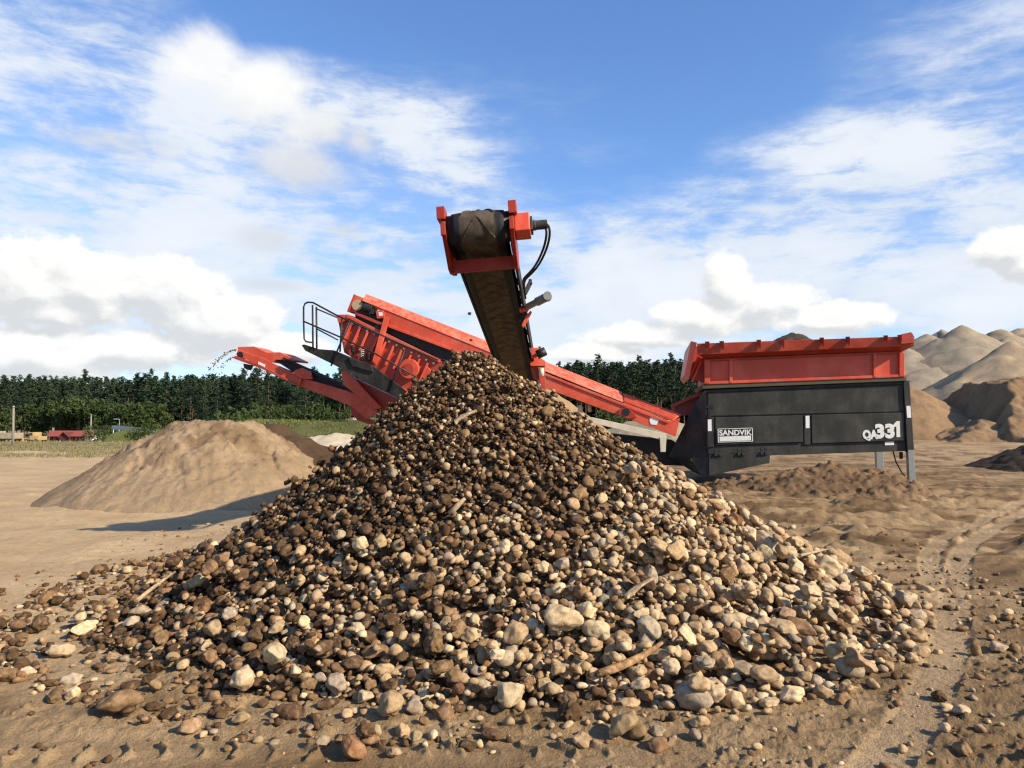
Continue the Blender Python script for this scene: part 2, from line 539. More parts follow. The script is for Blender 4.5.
def cone(X, Y, cx, cy, h, slope, sx=1.0, sy=1.0, rnd=0.15):
    d = np.sqrt(((X - cx) / sx) ** 2 + ((Y - cy) / sy) ** 2 + (rnd * h) ** 2) - rnd * h
    return h - slope * d


# sand mound on the left
def f_mound(X, Y):
    gz = ground_z(X, Y, False)
    a = cone(X, Y, -6.50, 16.2, 1.75, 0.74, 1.12, 1.2, 0.22)
    b = cone(X, Y, -6.0, 16.3, 1.72, 0.74, 1.08, 1.2, 0.22)
    z = np.maximum(np.maximum(a, b), 0.5 * (a + b) + 0.03)
    z = np.minimum(z, 1.56 + 0.06 * perlin(X * 0.9, Y * 0.9) - 0.10 * ss(-5.9, -4.6, X) + 0.0 * X)
    foot = cone(X, Y, -6.2, 15.8, 0.55, 0.20, 1.05, 1.0, 0.4)
    z = np.maximum(z, np.minimum(foot, 0.22))
    ang = np.arctan2(X + 6.6, 16 - Y)
    z = z + 0.05 * fbm(X * 2.2, Y * 2.2, 4, 12) + 0.026 * fbm(X * 8, Y * 8, 3, 15) * ss(0.1, 0.6, z) + 0.035 * np.abs(perlin(ang * 16, z * 0.8)) * ss(0.1, 0.5, z)
    # slumped lumps high on the face
    c = fbm(X * 4.5, Y * 4.5, 4, 14)
    z = z + 0.16 * np.clip(c - 0.18, 0, 0.35) * ss(0.5, 0.9, z)
    # scooped bites with steep edges
    s = perlin(X * 1.1 + 3, Y * 1.1)
    z = z - 0.10 * ss(0.25, 0.33, s) * ss(0.4, 0.8, z)
    return gz - 0.05 + z


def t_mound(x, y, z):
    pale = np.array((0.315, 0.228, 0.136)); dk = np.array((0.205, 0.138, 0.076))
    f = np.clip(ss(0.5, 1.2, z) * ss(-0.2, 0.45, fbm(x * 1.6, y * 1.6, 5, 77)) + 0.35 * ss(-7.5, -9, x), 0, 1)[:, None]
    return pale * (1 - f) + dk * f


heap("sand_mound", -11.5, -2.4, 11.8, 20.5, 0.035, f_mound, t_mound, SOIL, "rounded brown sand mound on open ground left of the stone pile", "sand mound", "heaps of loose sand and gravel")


def f_dark(X, Y):
    gz = ground_z(X, Y, False)
    z = cone(X, Y, -5.75, 17.9, 1.60, 0.55, 1.15, 1.0, 0.10) + 0.10 * fbm(X * 2.0, Y * 2.0, 4, 19)
    return gz - 0.05 + z


heap("soil_mound", -9.5, -2.0, 15.0, 22.0, 0.06, f_dark, (0.085, 0.055, 0.032), SOIL, "dark soil mound peeping over the crest behind the rounded sand mound", "soil mound", "heaps of loose sand and gravel")


# pale sand heaps behind, seen between mound and pile
def simple_heap(name, px, py, Y, w, slope, tone, label, group="heaps of loose sand and gravel", step=0.12, amp=0.1, seed=0.0, sx=1.0, sy=1.0, mat=SOILFAR, cat="sand heap"):
    p = P(px, py, Y); gb = float(ground_z(np.array([p.x]), np.array([Y]), False)[0])
    h = p.z - gb; w = max(w, h / slope * max(sx, sy) * 1.1)

    def f(X, Yy):
        gz = ground_z(X, Yy, False)
        return gz + cone(X, Yy, p.x, Y, h, slope, sx, sy, 0.12) + amp * fbm(X * 0.8 / amp * 0.12 + seed, Yy * 0.8 / amp * 0.12, 4, seed)
    return heap(name, p.x - w, p.x + w, Y - w, Y + w, step, f, tone, mat, label, cat, group)


simple_heap("sand_heap", 340, 433, 40, 4.5, 0.35, (0.55, 0.47, 0.33), "pale low sand heap between brown mound and stone pile", seed=3, sx=1.6)
simple_heap("sand_heap", 356, 417, 62, 5, 0.5, (0.55, 0.46, 0.32), "small pale sand heap on the green bank under the thin red conveyor", seed=5, sx=1.6)
simple_heap("sand_heap", 520, 374, 27, 5.5, 0.74, (0.33, 0.225, 0.12), "tan sand heap behind the stone pile under the red feed conveyor", seed=9, sx=0.95)
simple_heap("sand_heap", 652, 417, 34, 4.5, 0.42, (0.33, 0.265, 0.18), "greyish low sand heap behind the cream beam under the feed conveyor", seed=11, sx=1.5)


# spoil under the machine
def f_spoil(X, Y):
    gz = ground_z(X, Y, False)
    a = cone(X, Y, 6.6, 15.9, 0.50, 0.34, 1.9, 1.1, 0.6)
    b = cone(X, Y, 4.6, 15.4, 0.20, 0.22, 1.6, 1.1, 0.5)
    z = np.maximum(a, b) - 0.25 * ss(7.6, 8.6, X)
    z = z + 0.09 * fbm(X * 1.9, Y * 1.9, 5, 23) + 0.08 * np.clip(fbm(X * 6, Y * 6, 3, 29), -0.1, 1)
    return gz + z - 0.06


heap("soil_mound", 1.8, 10.5, 13.2, 17.8, 0.035, f_spoil, lambda x, y, z: np.array((0.225, 0.145, 0.078)) * (0.8 + 0.25 * fbm(x, y, 3, 2)[:, None]), SOIL, "low crumbly brown soil mound spilled under the charcoal feeder body", "soil mound", "heaps of loose sand and gravel")


# dark heap at the right edge
def f_edge(X, Y):
    return ground_z(X, Y, False) + cone(X, Y, 17.5, 23.0, 1.25, 0.36, 1.0, 0.9, 0.1) + 0.08 * fbm(X * 2.2, Y * 2.2, 4, 33)


heap("gravel_heap", 12.0, 23, 18.0, 28.0, 0.07, f_edge, (0.050, 0.037, 0.026), SOIL, "low black-brown gravel heap at the very right edge of the yard", "gravel heap", "heaps of loose sand and gravel")


# brown stockpile with a cut face and the big gravel stockpiles far right
def f_brown(X, Y):
    gz = ground_z(X, Y, False)
    xc = P(962, 377, 52).x
    edge = xc + 0.9 * perlin(Y * 0.35, 2.0) + 0.4 * perlin(Y * 1.2, 5.0) - 0.12 * (52 - Y)
    top = 4.2 + 0.5 * perlin(X * 0.35, Y * 0.35) + 0.16 * perlin(X * 1.2, Y * 1.2) - 0.035 * (X - xc)
    front = 0.66 * (Y - 45.2 - 0.8 * perlin(X * 0.3, 3.0)) + 0.55 * np.abs(perlin(X * 0.5, Y * 0.25)) + 0.15 * fbm(X * 1.3, Y * 1.3, 3, 7)
    back = 0.6 * (64 - Y)
    cut = 1.5 * (X - edge)
    z = np.minimum(np.minimum(top, front), np.minimum(back, cut))
    skirt = np.minimum(1.3 - 0.45 * np.abs(X - edge) + 0.2 * fbm(X, Y, 3, 3), 0.5 * (Y - 46))
    z = np.maximum(z, skirt)
    return gz + z + 0.08 * fbm(X * 2, Y * 2, 3, 13)


heap("sand_heap", 26, 52, 44, 66, 0.12, f_brown, lambda x, y, z: np.array((0.285, 0.190, 0.105)) * (0.85 + 0.22 * fbm(x * 0.5, y * 0.5, 4, 2)[:, None]), SOILFAR, "brown sand heap with steep dug-away side right of the feeder", "sand heap", "heaps of loose sand and gravel")
simple_heap("sand_heap", 897, 382, 57, 10, 0.60, (0.27, 0.175, 0.095), "darker brown sand heap partly hidden behind the feeder corner post", seed=15, step=0.14, amp=0.22)


def far_heap(peaks, tone, label, seed, slope=0.56, sx=1.0, cut=None):
    pts = [P(px, py, Y) for px, py, Y in peaks]
    xs = [p.x for p in pts]; ys = [p.y for p in pts]; hm = max(p.z for p in pts) + 0.5
    w = hm / slope * 1.05

    def f(X, Y):
        gz = ground_z(X, Y, False); z = None
        for p in pts:
            c = cone(X, Y, p.x, p.y, p.z - 0.55, slope, sx, 1.0, 0.012)
            z = c if z is None else np.maximum(z, c)
        if cut: z = cut(X, Y, z)
        return gz + z + 0.20 * fbm(X * 0.35 + seed, Y * 0.35, 5, seed) + 0.35 * ss(0.1, 0.2, perlin(X * 0.12 + seed, Y * 0.12 + z * 0.1)) * ss(1, 4, z) + 0.1 * np.abs(perlin(X * 0.25, Y * 0.1 + z * 0.1))
    return heap("gravel_heap", min(xs) - w, max(xs) + w, min(ys) - w, max(ys) + w, 0.3, f, tone, SOILFAR, label, "gravel heap", "tall far gravel stockpiles")


far_heap([(1012, 341, 82), (1075, 334, 84)], (0.40, 0.305, 0.19), "broad tan gravel heap with sharp crest behind the dug brown heap", 3, 0.60,
         cut=lambda X, Y, z: z + 0.35 * ss(0, 0.4, perlin(X * 0.11, Y * 0.11)))
far_heap([(961, 328, 100), (938, 338, 100), (986, 339, 101)], (0.31, 0.258, 0.182), "pointed grey gravel heap, the tallest cone of the far stockpiles", 5, 0.58)
far_heap([(926, 334, 104), (905, 347, 100)], (0.30, 0.252, 0.18), "rounded grey gravel heap beside the tallest cone, nearest the feeder corner", 7, 0.5)
far_heap([(941, 331, 122)], (0.295, 0.25, 0.18), "distant grey gravel heap whose tip peeps between two nearer cones", 9, 0.55)
far_heap([(1000, 331, 110), (1024, 328, 112), (976, 338, 108)], (0.35, 0.285, 0.195), "double-peaked gravel heap behind the broad tan heap at frame edge", 11, 0.5)


# green bank beyond the mound
def f_bank(X, Y):
    gz = ground_z(X, Y, False)
    d = np.abs(Y - 66 - 1.2 * perlin(X * 0.12, 1.0)); az = X / Y
    h = 1.75 + 0.5 * perlin(X * 0.15, Y * 0.15)
    z = np.minimum(h, 0.35 * (13 - d)) * ss(-0.46, -0.36, az) * (1 - ss(-0.14, -0.08, az))
    return gz + z + 0.15 * fbm(X * 0.6, Y * 0.6, 3, 4) - 0.1


heap("bank", -34, 22, 52, 80, 0.5, f_bank, lambda x, y, z: np.array((0.105, 0.105, 0.038)) * (1 + 0.3 * fbm(x * .3, y * .3, 3, 1)[:, None]), SOILFAR, None, None, None, "structure")

# ------------------------------------------------------------------ stones


def icosphere(sub):
    bm = bmesh.new(); bmesh.ops.create_icosphere(bm, subdivisions=sub, radius=1.0)
    V = np.array([v.co[:] for v in bm.verts]); F = np.array([[v.index for v in f.verts] for f in bm.faces]); bm.free()
    return V, F


ICO = {s: icosphere(s) for s in (1, 2, 3, 4)}


def stone_shape(sub, seed, clod=False):
    r = np.random.default_rng(seed)
    V, F = ICO[sub]; V = V.copy()
    k = r.integers(6, 12)
    for _ in range(k):
        n = r.normal(size=3); n /= np.linalg.norm(n)
        h = r.uniform(0.52, 0.88); d = V @ n
        m = d > h
        V[m] -= np.outer((d[m] - h) * r.uniform(0.75, 1.0), n)
    for f, a in ((1.3, 0.13), (2.7, 0.07)) + (((5.0, 0.16),) if clod else ((6.0, 0.028),)):
        o = r.uniform(-50, 50, 3)
        V *= (1 + a * (perlin(V[:, 0] * f + o[0], V[:, 1] * f + o[1]) + perlin(V[:, 2] * f + o[2], V[:, 0] * f - o[1])))[:, None]
    V -= 0.5 * (V.max(0) + V.min(0))
    V /= np.abs(V).max(0)
    return V, F


NVAR = 22
VAR = {s: [stone_shape(s, 100 + i, i >= 17) for i in range(NVAR)] for s in (1, 2)}
VAR_BIG = [stone_shape(4, 100 + i, i >= 17) for i in range(NVAR)]

# the pile's shape
PC = (-0.40, 7.45)
prof_r = np.array([0, .25, .6, 1.2, 1.7, 2.2, 2.7, 3.2, 3.7, 4.3, 5])
prof_L = np.array([2.20, 2.05, 1.76, 1.27, 0.86, 0.49, 0.20, 0.04, -0.03, -0.10, -0.3])
prof_R = np.array([2.20, 2.07, 1.85, 1.43, 1.12, 0.81, 0.50, 0.23, 0.05, -0.05, -0.3])
prof_F = np.array([2.20, 2.05, 1.77, 1.28, 0.90, 0.56, 0.28, 0.09, -0.02, -0.08, -0.3])


def pile_z(X, Y):
    dx, dy = X - PC[0], Y - PC[1]
    r = np.hypot(dx, dy) * (1 + 0.03 * perlin(np.arctan2(dx, dy) * 1.3 + 5, 2.0))
    a = np.arctan2(dx, -dy)                       # 0 = towards camera
    wr = np.clip(np.sin(a), 0, 1) ** 1.3; wl = np.clip(-np.sin(a), 0, 1) ** 1.3; wf = 1 - wr - wl
    r = r * (1 + 0.085 * wf + 0.07 * wl)
    z = wr * np.interp(r, prof_r, prof_R) + wl * np.interp(r, prof_r, prof_L) + wf * np.interp(r, prof_r, prof_F)
    return z + 0.035 * fbm(X * 1.6, Y * 1.6, 3, 9) * ss(0.2, 0.8, r)


GX0, GX1, GY0, GY1, GS = -5.2, 5.2, 2.9, 11.8, 0.0125
gx = np.arange(GX0, GX1, GS); gy = np.arange(GY0, GY1, GS)
GXX, GYY = np.meshgrid(gx, gy)
GRD = ground_z(GXX, GYY)
TGT = np.maximum(pile_z(GXX, GYY), GRD)
H = np.maximum(pile_z(GXX, GYY) - 0.13, GRD)
CORE = H.copy()

TONES = {"pale cream": (0.50, 0.385, 0.235), "beige": (0.38, 0.268, 0.150), "grey": (0.31, 0.250, 0.172), "brown": (0.205, 0.126, 0.064),
         "dark brown": (0.090, 0.054, 0.028), "reddish brown": (0.22, 0.112, 0.056)}
TN = list(TONES)
P_DARK = np.array([0.03, 0.10, 0.05, 0.27, 0.54, 0.01]); P_LIGHT = np.array([0.25, 0.40, 0.14, 0.16, 0.04, 0.01]); P_MID = np.array([0.15, 0.27, 0.12, 0.28, 0.17, 0.01])


def idx(x, y): return int((y - GY0) / GS), int((x - GX0) / GS)


stones = []


def deposit(x, y, a, b, c, yaw, sink=0.18):
    m = max(a, b); k = int(m / GS) + 1
    j, i = idx(x, y)
    if j - k < 0 or i - k < 0 or j + k + 1 >= H.shape[0] or i + k + 1 >= H.shape[1]: return None
    sl = (slice(j - k, j + k + 1), slice(i - k, i + k + 1))
    dx = GXX[sl] - x; dy = GYY[sl] - y
    cs, sn = math.cos(yaw), math.sin(yaw)
    q = ((dx * cs + dy * sn) / a) ** 2 + ((-dx * sn + dy * cs) / b) ** 2
    ins = q < 1
    if not ins.any(): return None
    pr = c * np.sqrt(np.clip(1 - q, 0, 1))
    h = H[sl]
    # rests on the 3rd-highest contact rather than one needle point
    lo = np.sort((h - (-pr))[ins & (q < 0.8)])
    zc = lo[int(len(lo) * 0.90)] - sink * c if len(lo) else h[ins].max()
    H[sl] = np.where(ins, np.maximum(h, zc + pr), h)
    return zc


def slope_at(x, y):
    j, i = idx(x, y); k = 8
    gx_ = (TGT[j, min(i + k, TGT.shape[1] - 1)] - TGT[j, max(i - k, 0)]) / (2 * k * GS)
    gy_ = (TGT[min(j + k, TGT.shape[0] - 1), i] - TGT[max(j - k, 0), i]) / (2 * k * GS)
    return gx_, gy_


def put_stone(x, y, s, tone=None, asp=None, sink=0.30, var=None):
    r = RNG
    if asp is None: asp = (r.uniform(0.9, 1.35), r.uniform(0.75, 1.05), r.uniform(0.55, 0.85))
    a, b, c = s * asp[0], s * asp[1], s * asp[2]
    yaw = r.uniform(0, math.pi)
    zc = deposit(x, y, a, b, c, yaw, sink)
    if zc is None: return
    d = math.hypot(x - PC[0], y - PC[1])
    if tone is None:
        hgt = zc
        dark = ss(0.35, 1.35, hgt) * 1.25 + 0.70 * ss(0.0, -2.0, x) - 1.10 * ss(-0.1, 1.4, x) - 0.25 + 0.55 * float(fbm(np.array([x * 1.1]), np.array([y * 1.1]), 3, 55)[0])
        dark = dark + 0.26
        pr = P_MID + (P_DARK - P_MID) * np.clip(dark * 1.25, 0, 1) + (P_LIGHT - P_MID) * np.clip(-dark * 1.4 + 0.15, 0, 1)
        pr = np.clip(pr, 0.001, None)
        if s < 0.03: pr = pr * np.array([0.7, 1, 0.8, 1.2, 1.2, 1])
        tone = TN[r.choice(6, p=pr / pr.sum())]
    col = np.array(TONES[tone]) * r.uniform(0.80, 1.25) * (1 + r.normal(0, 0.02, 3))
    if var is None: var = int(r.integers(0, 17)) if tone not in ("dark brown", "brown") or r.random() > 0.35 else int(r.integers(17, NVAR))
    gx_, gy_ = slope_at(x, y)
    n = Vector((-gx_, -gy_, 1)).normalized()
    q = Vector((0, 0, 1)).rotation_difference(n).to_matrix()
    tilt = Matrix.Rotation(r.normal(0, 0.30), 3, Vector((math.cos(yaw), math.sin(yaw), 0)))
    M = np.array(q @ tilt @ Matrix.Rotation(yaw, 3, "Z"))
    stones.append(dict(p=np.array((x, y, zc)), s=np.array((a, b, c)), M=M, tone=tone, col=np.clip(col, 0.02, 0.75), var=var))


def visible_side(x, y):
    a = math.atan2(x - PC[0], -(y - PC[1]))
    return abs(a) < R(128)


def scatter(n, rmax, size_fn, power=1.0, ncand=6, rmin=0.0, over=0.0):
    k = 0
    while k < n:
        best = None
        for _ in range(ncand):
            r = rmin + (rmax - rmin) * RNG.random() ** power; a = RNG.uniform(-R(128), R(128))
            x, y = PC[0] + r * math.sin(a), PC[1] - r * math.cos(a)
            if y < 3.3 or abs(x) > 4.9: continue
            j, i = idx(x, y); e = 0.4 * (H[j, i] - TGT[j, i]) + 0.15 * (H[j - 2, i] - TGT[j - 2, i] + H[j + 2, i] - TGT[j + 2, i] + H[j, i - 2] - TGT[j, i - 2] + H[j, i + 2] - TGT[j, i + 2])
            if best is None or e < best[0]: best = (e, x, y, r)
        k += 1
        if best is None: continue
        e, x, y, r = best
        s = size_fn(r, x)
        if e > over + (0.0 if r < 3.3 else -0.004): continue
        put_stone(x, y, s)


def sz(lo0, lo1, sig):
    def f(r, x):
        m = lo0 * 0.84 + (lo1 - lo0 * 0.84) * min(r / 3.4, 1) ** 1.2 + 0.004 * max(0, min(x, 2.5))
        return float(np.clip(m * math.exp(RNG.normal(0, sig)), 0.012, 0.13))
    return f


scatter(9000, 3.3, sz(0.017, 0.023, 0.30), 0.62, 4, 0, -0.035)            # filler
scatter(12000, 3.3, sz(0.018, 0.028, 0.30), 0.60, 5, 0, -0.018)
scatter(2800, 3.4, sz(0.022, 0.040, 0.25), 0.52, 8, 0, -0.020)
scatter(420, 2.95, sz(0.030, 0.056, 0.20), 0.45, 10, 0.5, -0.022)
scatter(13000, 3.4, sz(0.016, 0.026, 0.33), 0.58, 8, 0, -0.008)
scatter(9000, 3.4, sz(0.011, 0.017, 0.3), 0.55, 8, 0, -0.004)
# the thinning skirt and strays around the foot
scatter(900, 3.8, sz(0.011, 0.021, 0.4), 0.35, 2, 2.8, 0.02)
scatter(150, 3.9, sz(0.018, 0.032, 0.35), 0.4, 3, 2.9, 0.02)
# some stones placed as measured: (px, py on the ground or slope, radius, tone, aspect)
MEASURED = [(392, 708, .085, "beige", (1.15, .95, .8)), (366, 735, .062, "dark brown", (1.1, .9, .8)), (403, 737, .05, "beige", (.8, .9, 1)), (445, 718, .07, "brown", (1.2, .9, .75)),
            (120, 712, .095, "brown", (1.5, .8, .7)), (40, 628, .085, "dark brown", (1.0, .9, .9)), (855, 670, .085, "beige", (1.25, .8, .8)), (842, 702, .055, "brown", (1.1, .9, .8)),
            (570, 718, .085, "dark brown", (1.1, .9, .9)), (658, 748, .07, "brown", (1.15, .9, .6)), (764, 680, .085, "beige", (1.2, .9, .7)), (976, 655, .05, "brown", (.9, .8, 1.1)),
            (945, 732, .04, "pale cream", (1.2, .9, .7)), (925, 590, .08, "beige", (1.3, .8, .6)), (926, 608, .06, "pale cream", (1.3, .9, .7)), (905, 645, .045, "brown", (1.2, .9, .7)),
            (60, 660, .07, "pale cream", (1.5, .8, .7)), (1005, 620, .05, "brown", (1.2, .9, .7)), (990, 640, .035, "beige", (1.2, .9, .7)), (688, 650, .082, "pale cream", (1.1, 1.05, .35)),
            (515, 640, .09, "beige", (1.1, .95, .9)), (650, 632, .085, "grey", (1.2, .9, .85)), (246, 690, .09, "pale cream", (1.2, .95, .85)), (85, 632, .085, "pale cream", (1.4, .9, .7)),
            (275, 665, .08, "pale cream", (1.1, 1, .9)), (336, 690, .075, "grey", (1.2, .9, .9)), (426, 602, .085, "dark brown", (1.2, .9, .8)), (360, 560, .07, "pale cream", (1, 1, .9)),
            (505, 555, .06, "pale cream", (1.4, .8, .7)), (660, 560, .065, "beige", (1.4, .8, .7)), (586, 615, .07, "pale cream", (1.2, .9, .85)), (700, 690, .07, "beige", (1.2, .9, .8))]


def on_surface(px, py):
    """where the sight line of the measured spot meets the surface built so far"""
    u, v = (px - 512) / FPX, (384 - py) / FPX
    d = np.array((u, CT - v * ST, ST + v * CT))
    for t in np.arange(3.0, 12, 0.01):
        p = np.array((0, 0, CAM_H)) + d * t
        if not (GX0 + .2 < p[0] < GX1 - .2 and GY0 + .2 < p[1] < GY1 - .2): continue
        j, i = idx(p[0], p[1])
        if H[j, i] >= p[2]: return p
    return None


for px, py, s, tone, asp in MEASURED:
    p = on_surface(px, py)
    if p is not None: put_stone(p[0], p[1], s * 0.8, tone, asp, 0.45, int(RNG.integers(0, 17)) if tone != "dark brown" else 18)
# strays and pebbles over the yard
for _ in range(1500):
    x, y = RNG.uniform(-4.6, 4.9), 3.2 + 5.6 * RNG.random() ** 1.3
    if math.hypot(x - PC[0], y - PC[1]) > 3.5:
        put_stone(x, y, float(np.clip(0.009 * math.exp(RNG.normal(0, 0.6)), 0.004, 0.045)), sink=0.35)
for _ in range(40):
    x, y = RNG.uniform(3.0, 4.9), RNG.uniform(4.6, 7.4)
    put_stone(x, y, float(np.clip(0.028 * math.exp(RNG.normal(0, 0.35)), 0.01, 0.06)), sink=0.3)

# crumbs of soil lying about
for _ in range(1100):
    if RNG.random() < 0.65: x, y = RNG.uniform(1.8, 4.95), RNG.uniform(3.4, 11.4)
    else: x, y = RNG.uniform(-4.9, -2.2), RNG.uniform(5.0, 11.4)
    if math.hypot(x - PC[0], y - PC[1]) > 3.6:
        put_stone(x, y, float(np.clip(0.011 * math.exp(RNG.normal(0, 0.6)), 0.005, 0.04)), TN[RNG.choice([1, 3, 3, 4])], sink=0.45, var=int(RNG.integers(15, NVAR)))

# which 300 show largest
Pp = np.array([s["p"] for s in stones]); Sz = np.array([s["s"] for s in stones])
px_, py_, dep = proj(Pp)
top = Pp[:, 2] + Sz[:, 2]
jj = ((Pp[:, 1] - GY0) / GS).astype(int); ii = ((Pp[:, 0] - GX0) / GS).astype(int)
offs = [(0, 0), (-2, 0), (-3, 0), (0, 2), (0, -2), (2, 0)]
exposed = np.mean([H[np.clip(jj + a, 0, H.shape[0] - 1), np.clip(ii + b, 0, H.shape[1] - 1)] <= top + 0.006 for a, b in offs], 0)
size_px = FPX * (Sz[:, 0] * Sz[:, 1] * Sz[:, 2]) ** (1 / 3) / dep
score = size_px * exposed * ((px_ > 2) & (px_ < 1022) & (py_ > 340) & (py_ < 764))
order = np.argsort(-score)
SINGLE = list(order[:296])
single_set = set(int(i) for i in SINGLE)

# everything else: one mass of gravel, its packed core included
acc_v, acc_f, acc_c, base = [], [], [], 0
for i, s in enumerate(stones):
    if i in single_set: continue
    if exposed[i] == 0 and top[i] < H[jj[i], ii[i]] - 0.11: continue           # buried
    V, F = VAR[2 if size_px[i] > 3.2 else 1][s["var"]]
    W = (V * s["s"]) @ s["M"].T + s["p"]
    acc_v.append(W); acc_f.append(F + base); base += len(V)
    acc_c.append(np.tile(s["col"], (len(V), 1)))
# packed core
st = 4
Xc, Yc = GXX[::st, ::st], GYY[::st, ::st]
Zc = np.where(pile_z(Xc, Yc) - 0.095 > GRD[::st, ::st] - 0.03, pile_z(Xc, Yc) - 0.095 + 0.012 * fbm(Xc * 6, Yc * 6, 3, 2), GRD[::st, ::st] - 0.15)
n_, m_ = Xc.shape
kk = Zc > GRD[::st, ::st] - 0.1
i_ = np.arange(n_ - 1)[:, None] * m_; j_ = np.arange(m_ - 1)[None, :]
kq = kk[:-1, :-1] | kk[1:, :-1] | kk[:-1, 1:] | kk[1:, 1:]
Fq = np.stack([i_ + j_, i_ + j_ + 1, i_ + m_ + j_ + 1, i_ + m_ + j_], -1)[kq]
Fc = np.concatenate([Fq[:, [0, 1, 2]], Fq[:, [0, 2, 3]]])
Vc = np.stack([Xc, Yc, Zc], -1).reshape(-1, 3)
acc_v.append(Vc); acc_f.append(Fc + base)
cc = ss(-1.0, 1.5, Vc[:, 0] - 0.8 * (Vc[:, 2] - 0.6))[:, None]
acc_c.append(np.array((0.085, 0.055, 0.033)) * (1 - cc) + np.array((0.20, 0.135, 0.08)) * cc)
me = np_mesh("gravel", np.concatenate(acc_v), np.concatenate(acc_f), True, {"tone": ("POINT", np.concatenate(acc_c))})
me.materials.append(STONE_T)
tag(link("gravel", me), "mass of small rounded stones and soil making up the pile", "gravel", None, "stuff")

BIGMESH = []
for i, (V, F) in enumerate(VAR_BIG):
    m = np_mesh("stone", V, F, True); m.materials.append(STONE_O); BIGMESH.append(m)

# ------------------------------------------------------------------ labels of the single stones
LAND = [("the curved branch", 635, 666), ("the short plank", 640, 592), ("the thin pale stick", 155, 592), ("the wheel track", 948, 640), ("the flat round slab", 688, 650)]


def shape_word(s):
    a, b, c = sorted(s["s"])[::-1]
    if s["var"] >= 17: return "crumbly"
    if c / a < 0.45: return "flat"
    if a / b > 1.32: return "oblong"
    if c / a > 0.68: return "round"
    return "blunt"


def where(i):
    x, y = Pp[i, 0] - PC[0], Pp[i, 1] - PC[1]
    r = math.hypot(x, y); a = math.degrees(math.atan2(x, -y))
    side = "left flank" if a < -62 else "front left slope" if a < -22 else "front slope" if a < 22 else "front right slope" if a < 62 else "right flank"
    if r > 3.75: return {"left flank": "lying loose left of the pile", "front left slope": "lying loose before the pile's left corner", "front slope": "lying loose on soil before the pile", "front right slope": "lying loose before the pile's right corner", "right flank": "lying loose right of the pile"}[side]
    h = "near the peak of the" if r < 0.9 else "high on the" if r < 1.7 else "halfway up the" if r < 2.4 else "low on the" if r < 3.1 else "at the foot of the"
    return f"{h} {side}"


def near_phrases(i, pool):
    out = []
    for nm, lx, ly in LAND:
        d = math.hypot(px_[i] - lx, py_[i] - ly)
        if 12 < d < 70:
            out.append((f"just {'right' if px_[i] > lx else 'left'} of {nm}" if abs(px_[i] - lx) > abs(py_[i] - ly) else f"just {'below' if py_[i] > ly else 'above'} {nm}"))
    ds = sorted((math.hypot(px_[i] - px_[j], py_[i] - py_[j]), j) for j in pool if j != i and size_px[j] > size_px[i] * 0.9)[:4]
    for d, j in ds:
        if d > 60: break
        rel = ("right of" if px_[i] > px_[j] else "left of") if abs(px_[i] - px_[j]) > abs(py_[i] - py_[j]) else ("below" if py_[i] > py_[j] else "above")
        out.append(f"{rel} a bigger {stones[j]['tone']} {shape_word(stones[j])} one")
    return out


used = {}
pool = [int(i) for i in SINGLE]
q1, q2 = np.quantile(size_px[pool], [0.6, 0.88])
for i in pool:
    s = stones[i]
    size = "large" if size_px[i] > q2 else "medium" if size_px[i] > q1 else "smallish"
    ph = near_phrases(i, pool)
    rich = [f"{size} {s['tone']} {shape_word(s)} stone {where(i)}, {x}" for x in ph]
    core = f"{size} {s['tone']} {shape_word(s)} stone {where(i)}"
    cands = (rich + [core])
    lab = next((c for c in cands if c not in used and len(c.replace(',', '').replace('-', ' ').split()) <= 16), core)
    used.setdefault(lab, []).append(i)
    o = link("stone", BIGMESH[s["var"]])
    o.matrix_world = Matrix.Translation(Vector(s["p"])) @ Matrix(s["M"].tolist()).to_4x4() @ Matrix.Diagonal((*[float(v) for v in s["s"]], 1))
    o.color = (*[float(v) for v in s["col"]], 1)
    tag(o, lab, "stone", "single stones of the pile")

for (px, py, Y, r, lab) in ((469.5, 313.5, 7.7, 0.020, "small dark stone falling in mid air above the pile's peak"), (471, 340, 7.6, 0.018, "tiny dark stone falling just above the peak, lower of two")):
    o = link("falling_stone", BIGMESH[3]); o.location = P(px, py, Y); o.scale = (r, r * .9, r * .8); o.color = (0.07, 0.05, 0.035, 1); tag(o, lab, "stone", "stones dropping off the belt")

# ------------------------------------------------------------------ sticks on the pile


def surf(px, py, lift=0.02):
    p = on_surface(px, py)
    return Vector((p[0], p[1], p[2] + lift)) if p is not None else P(px, py, 6)


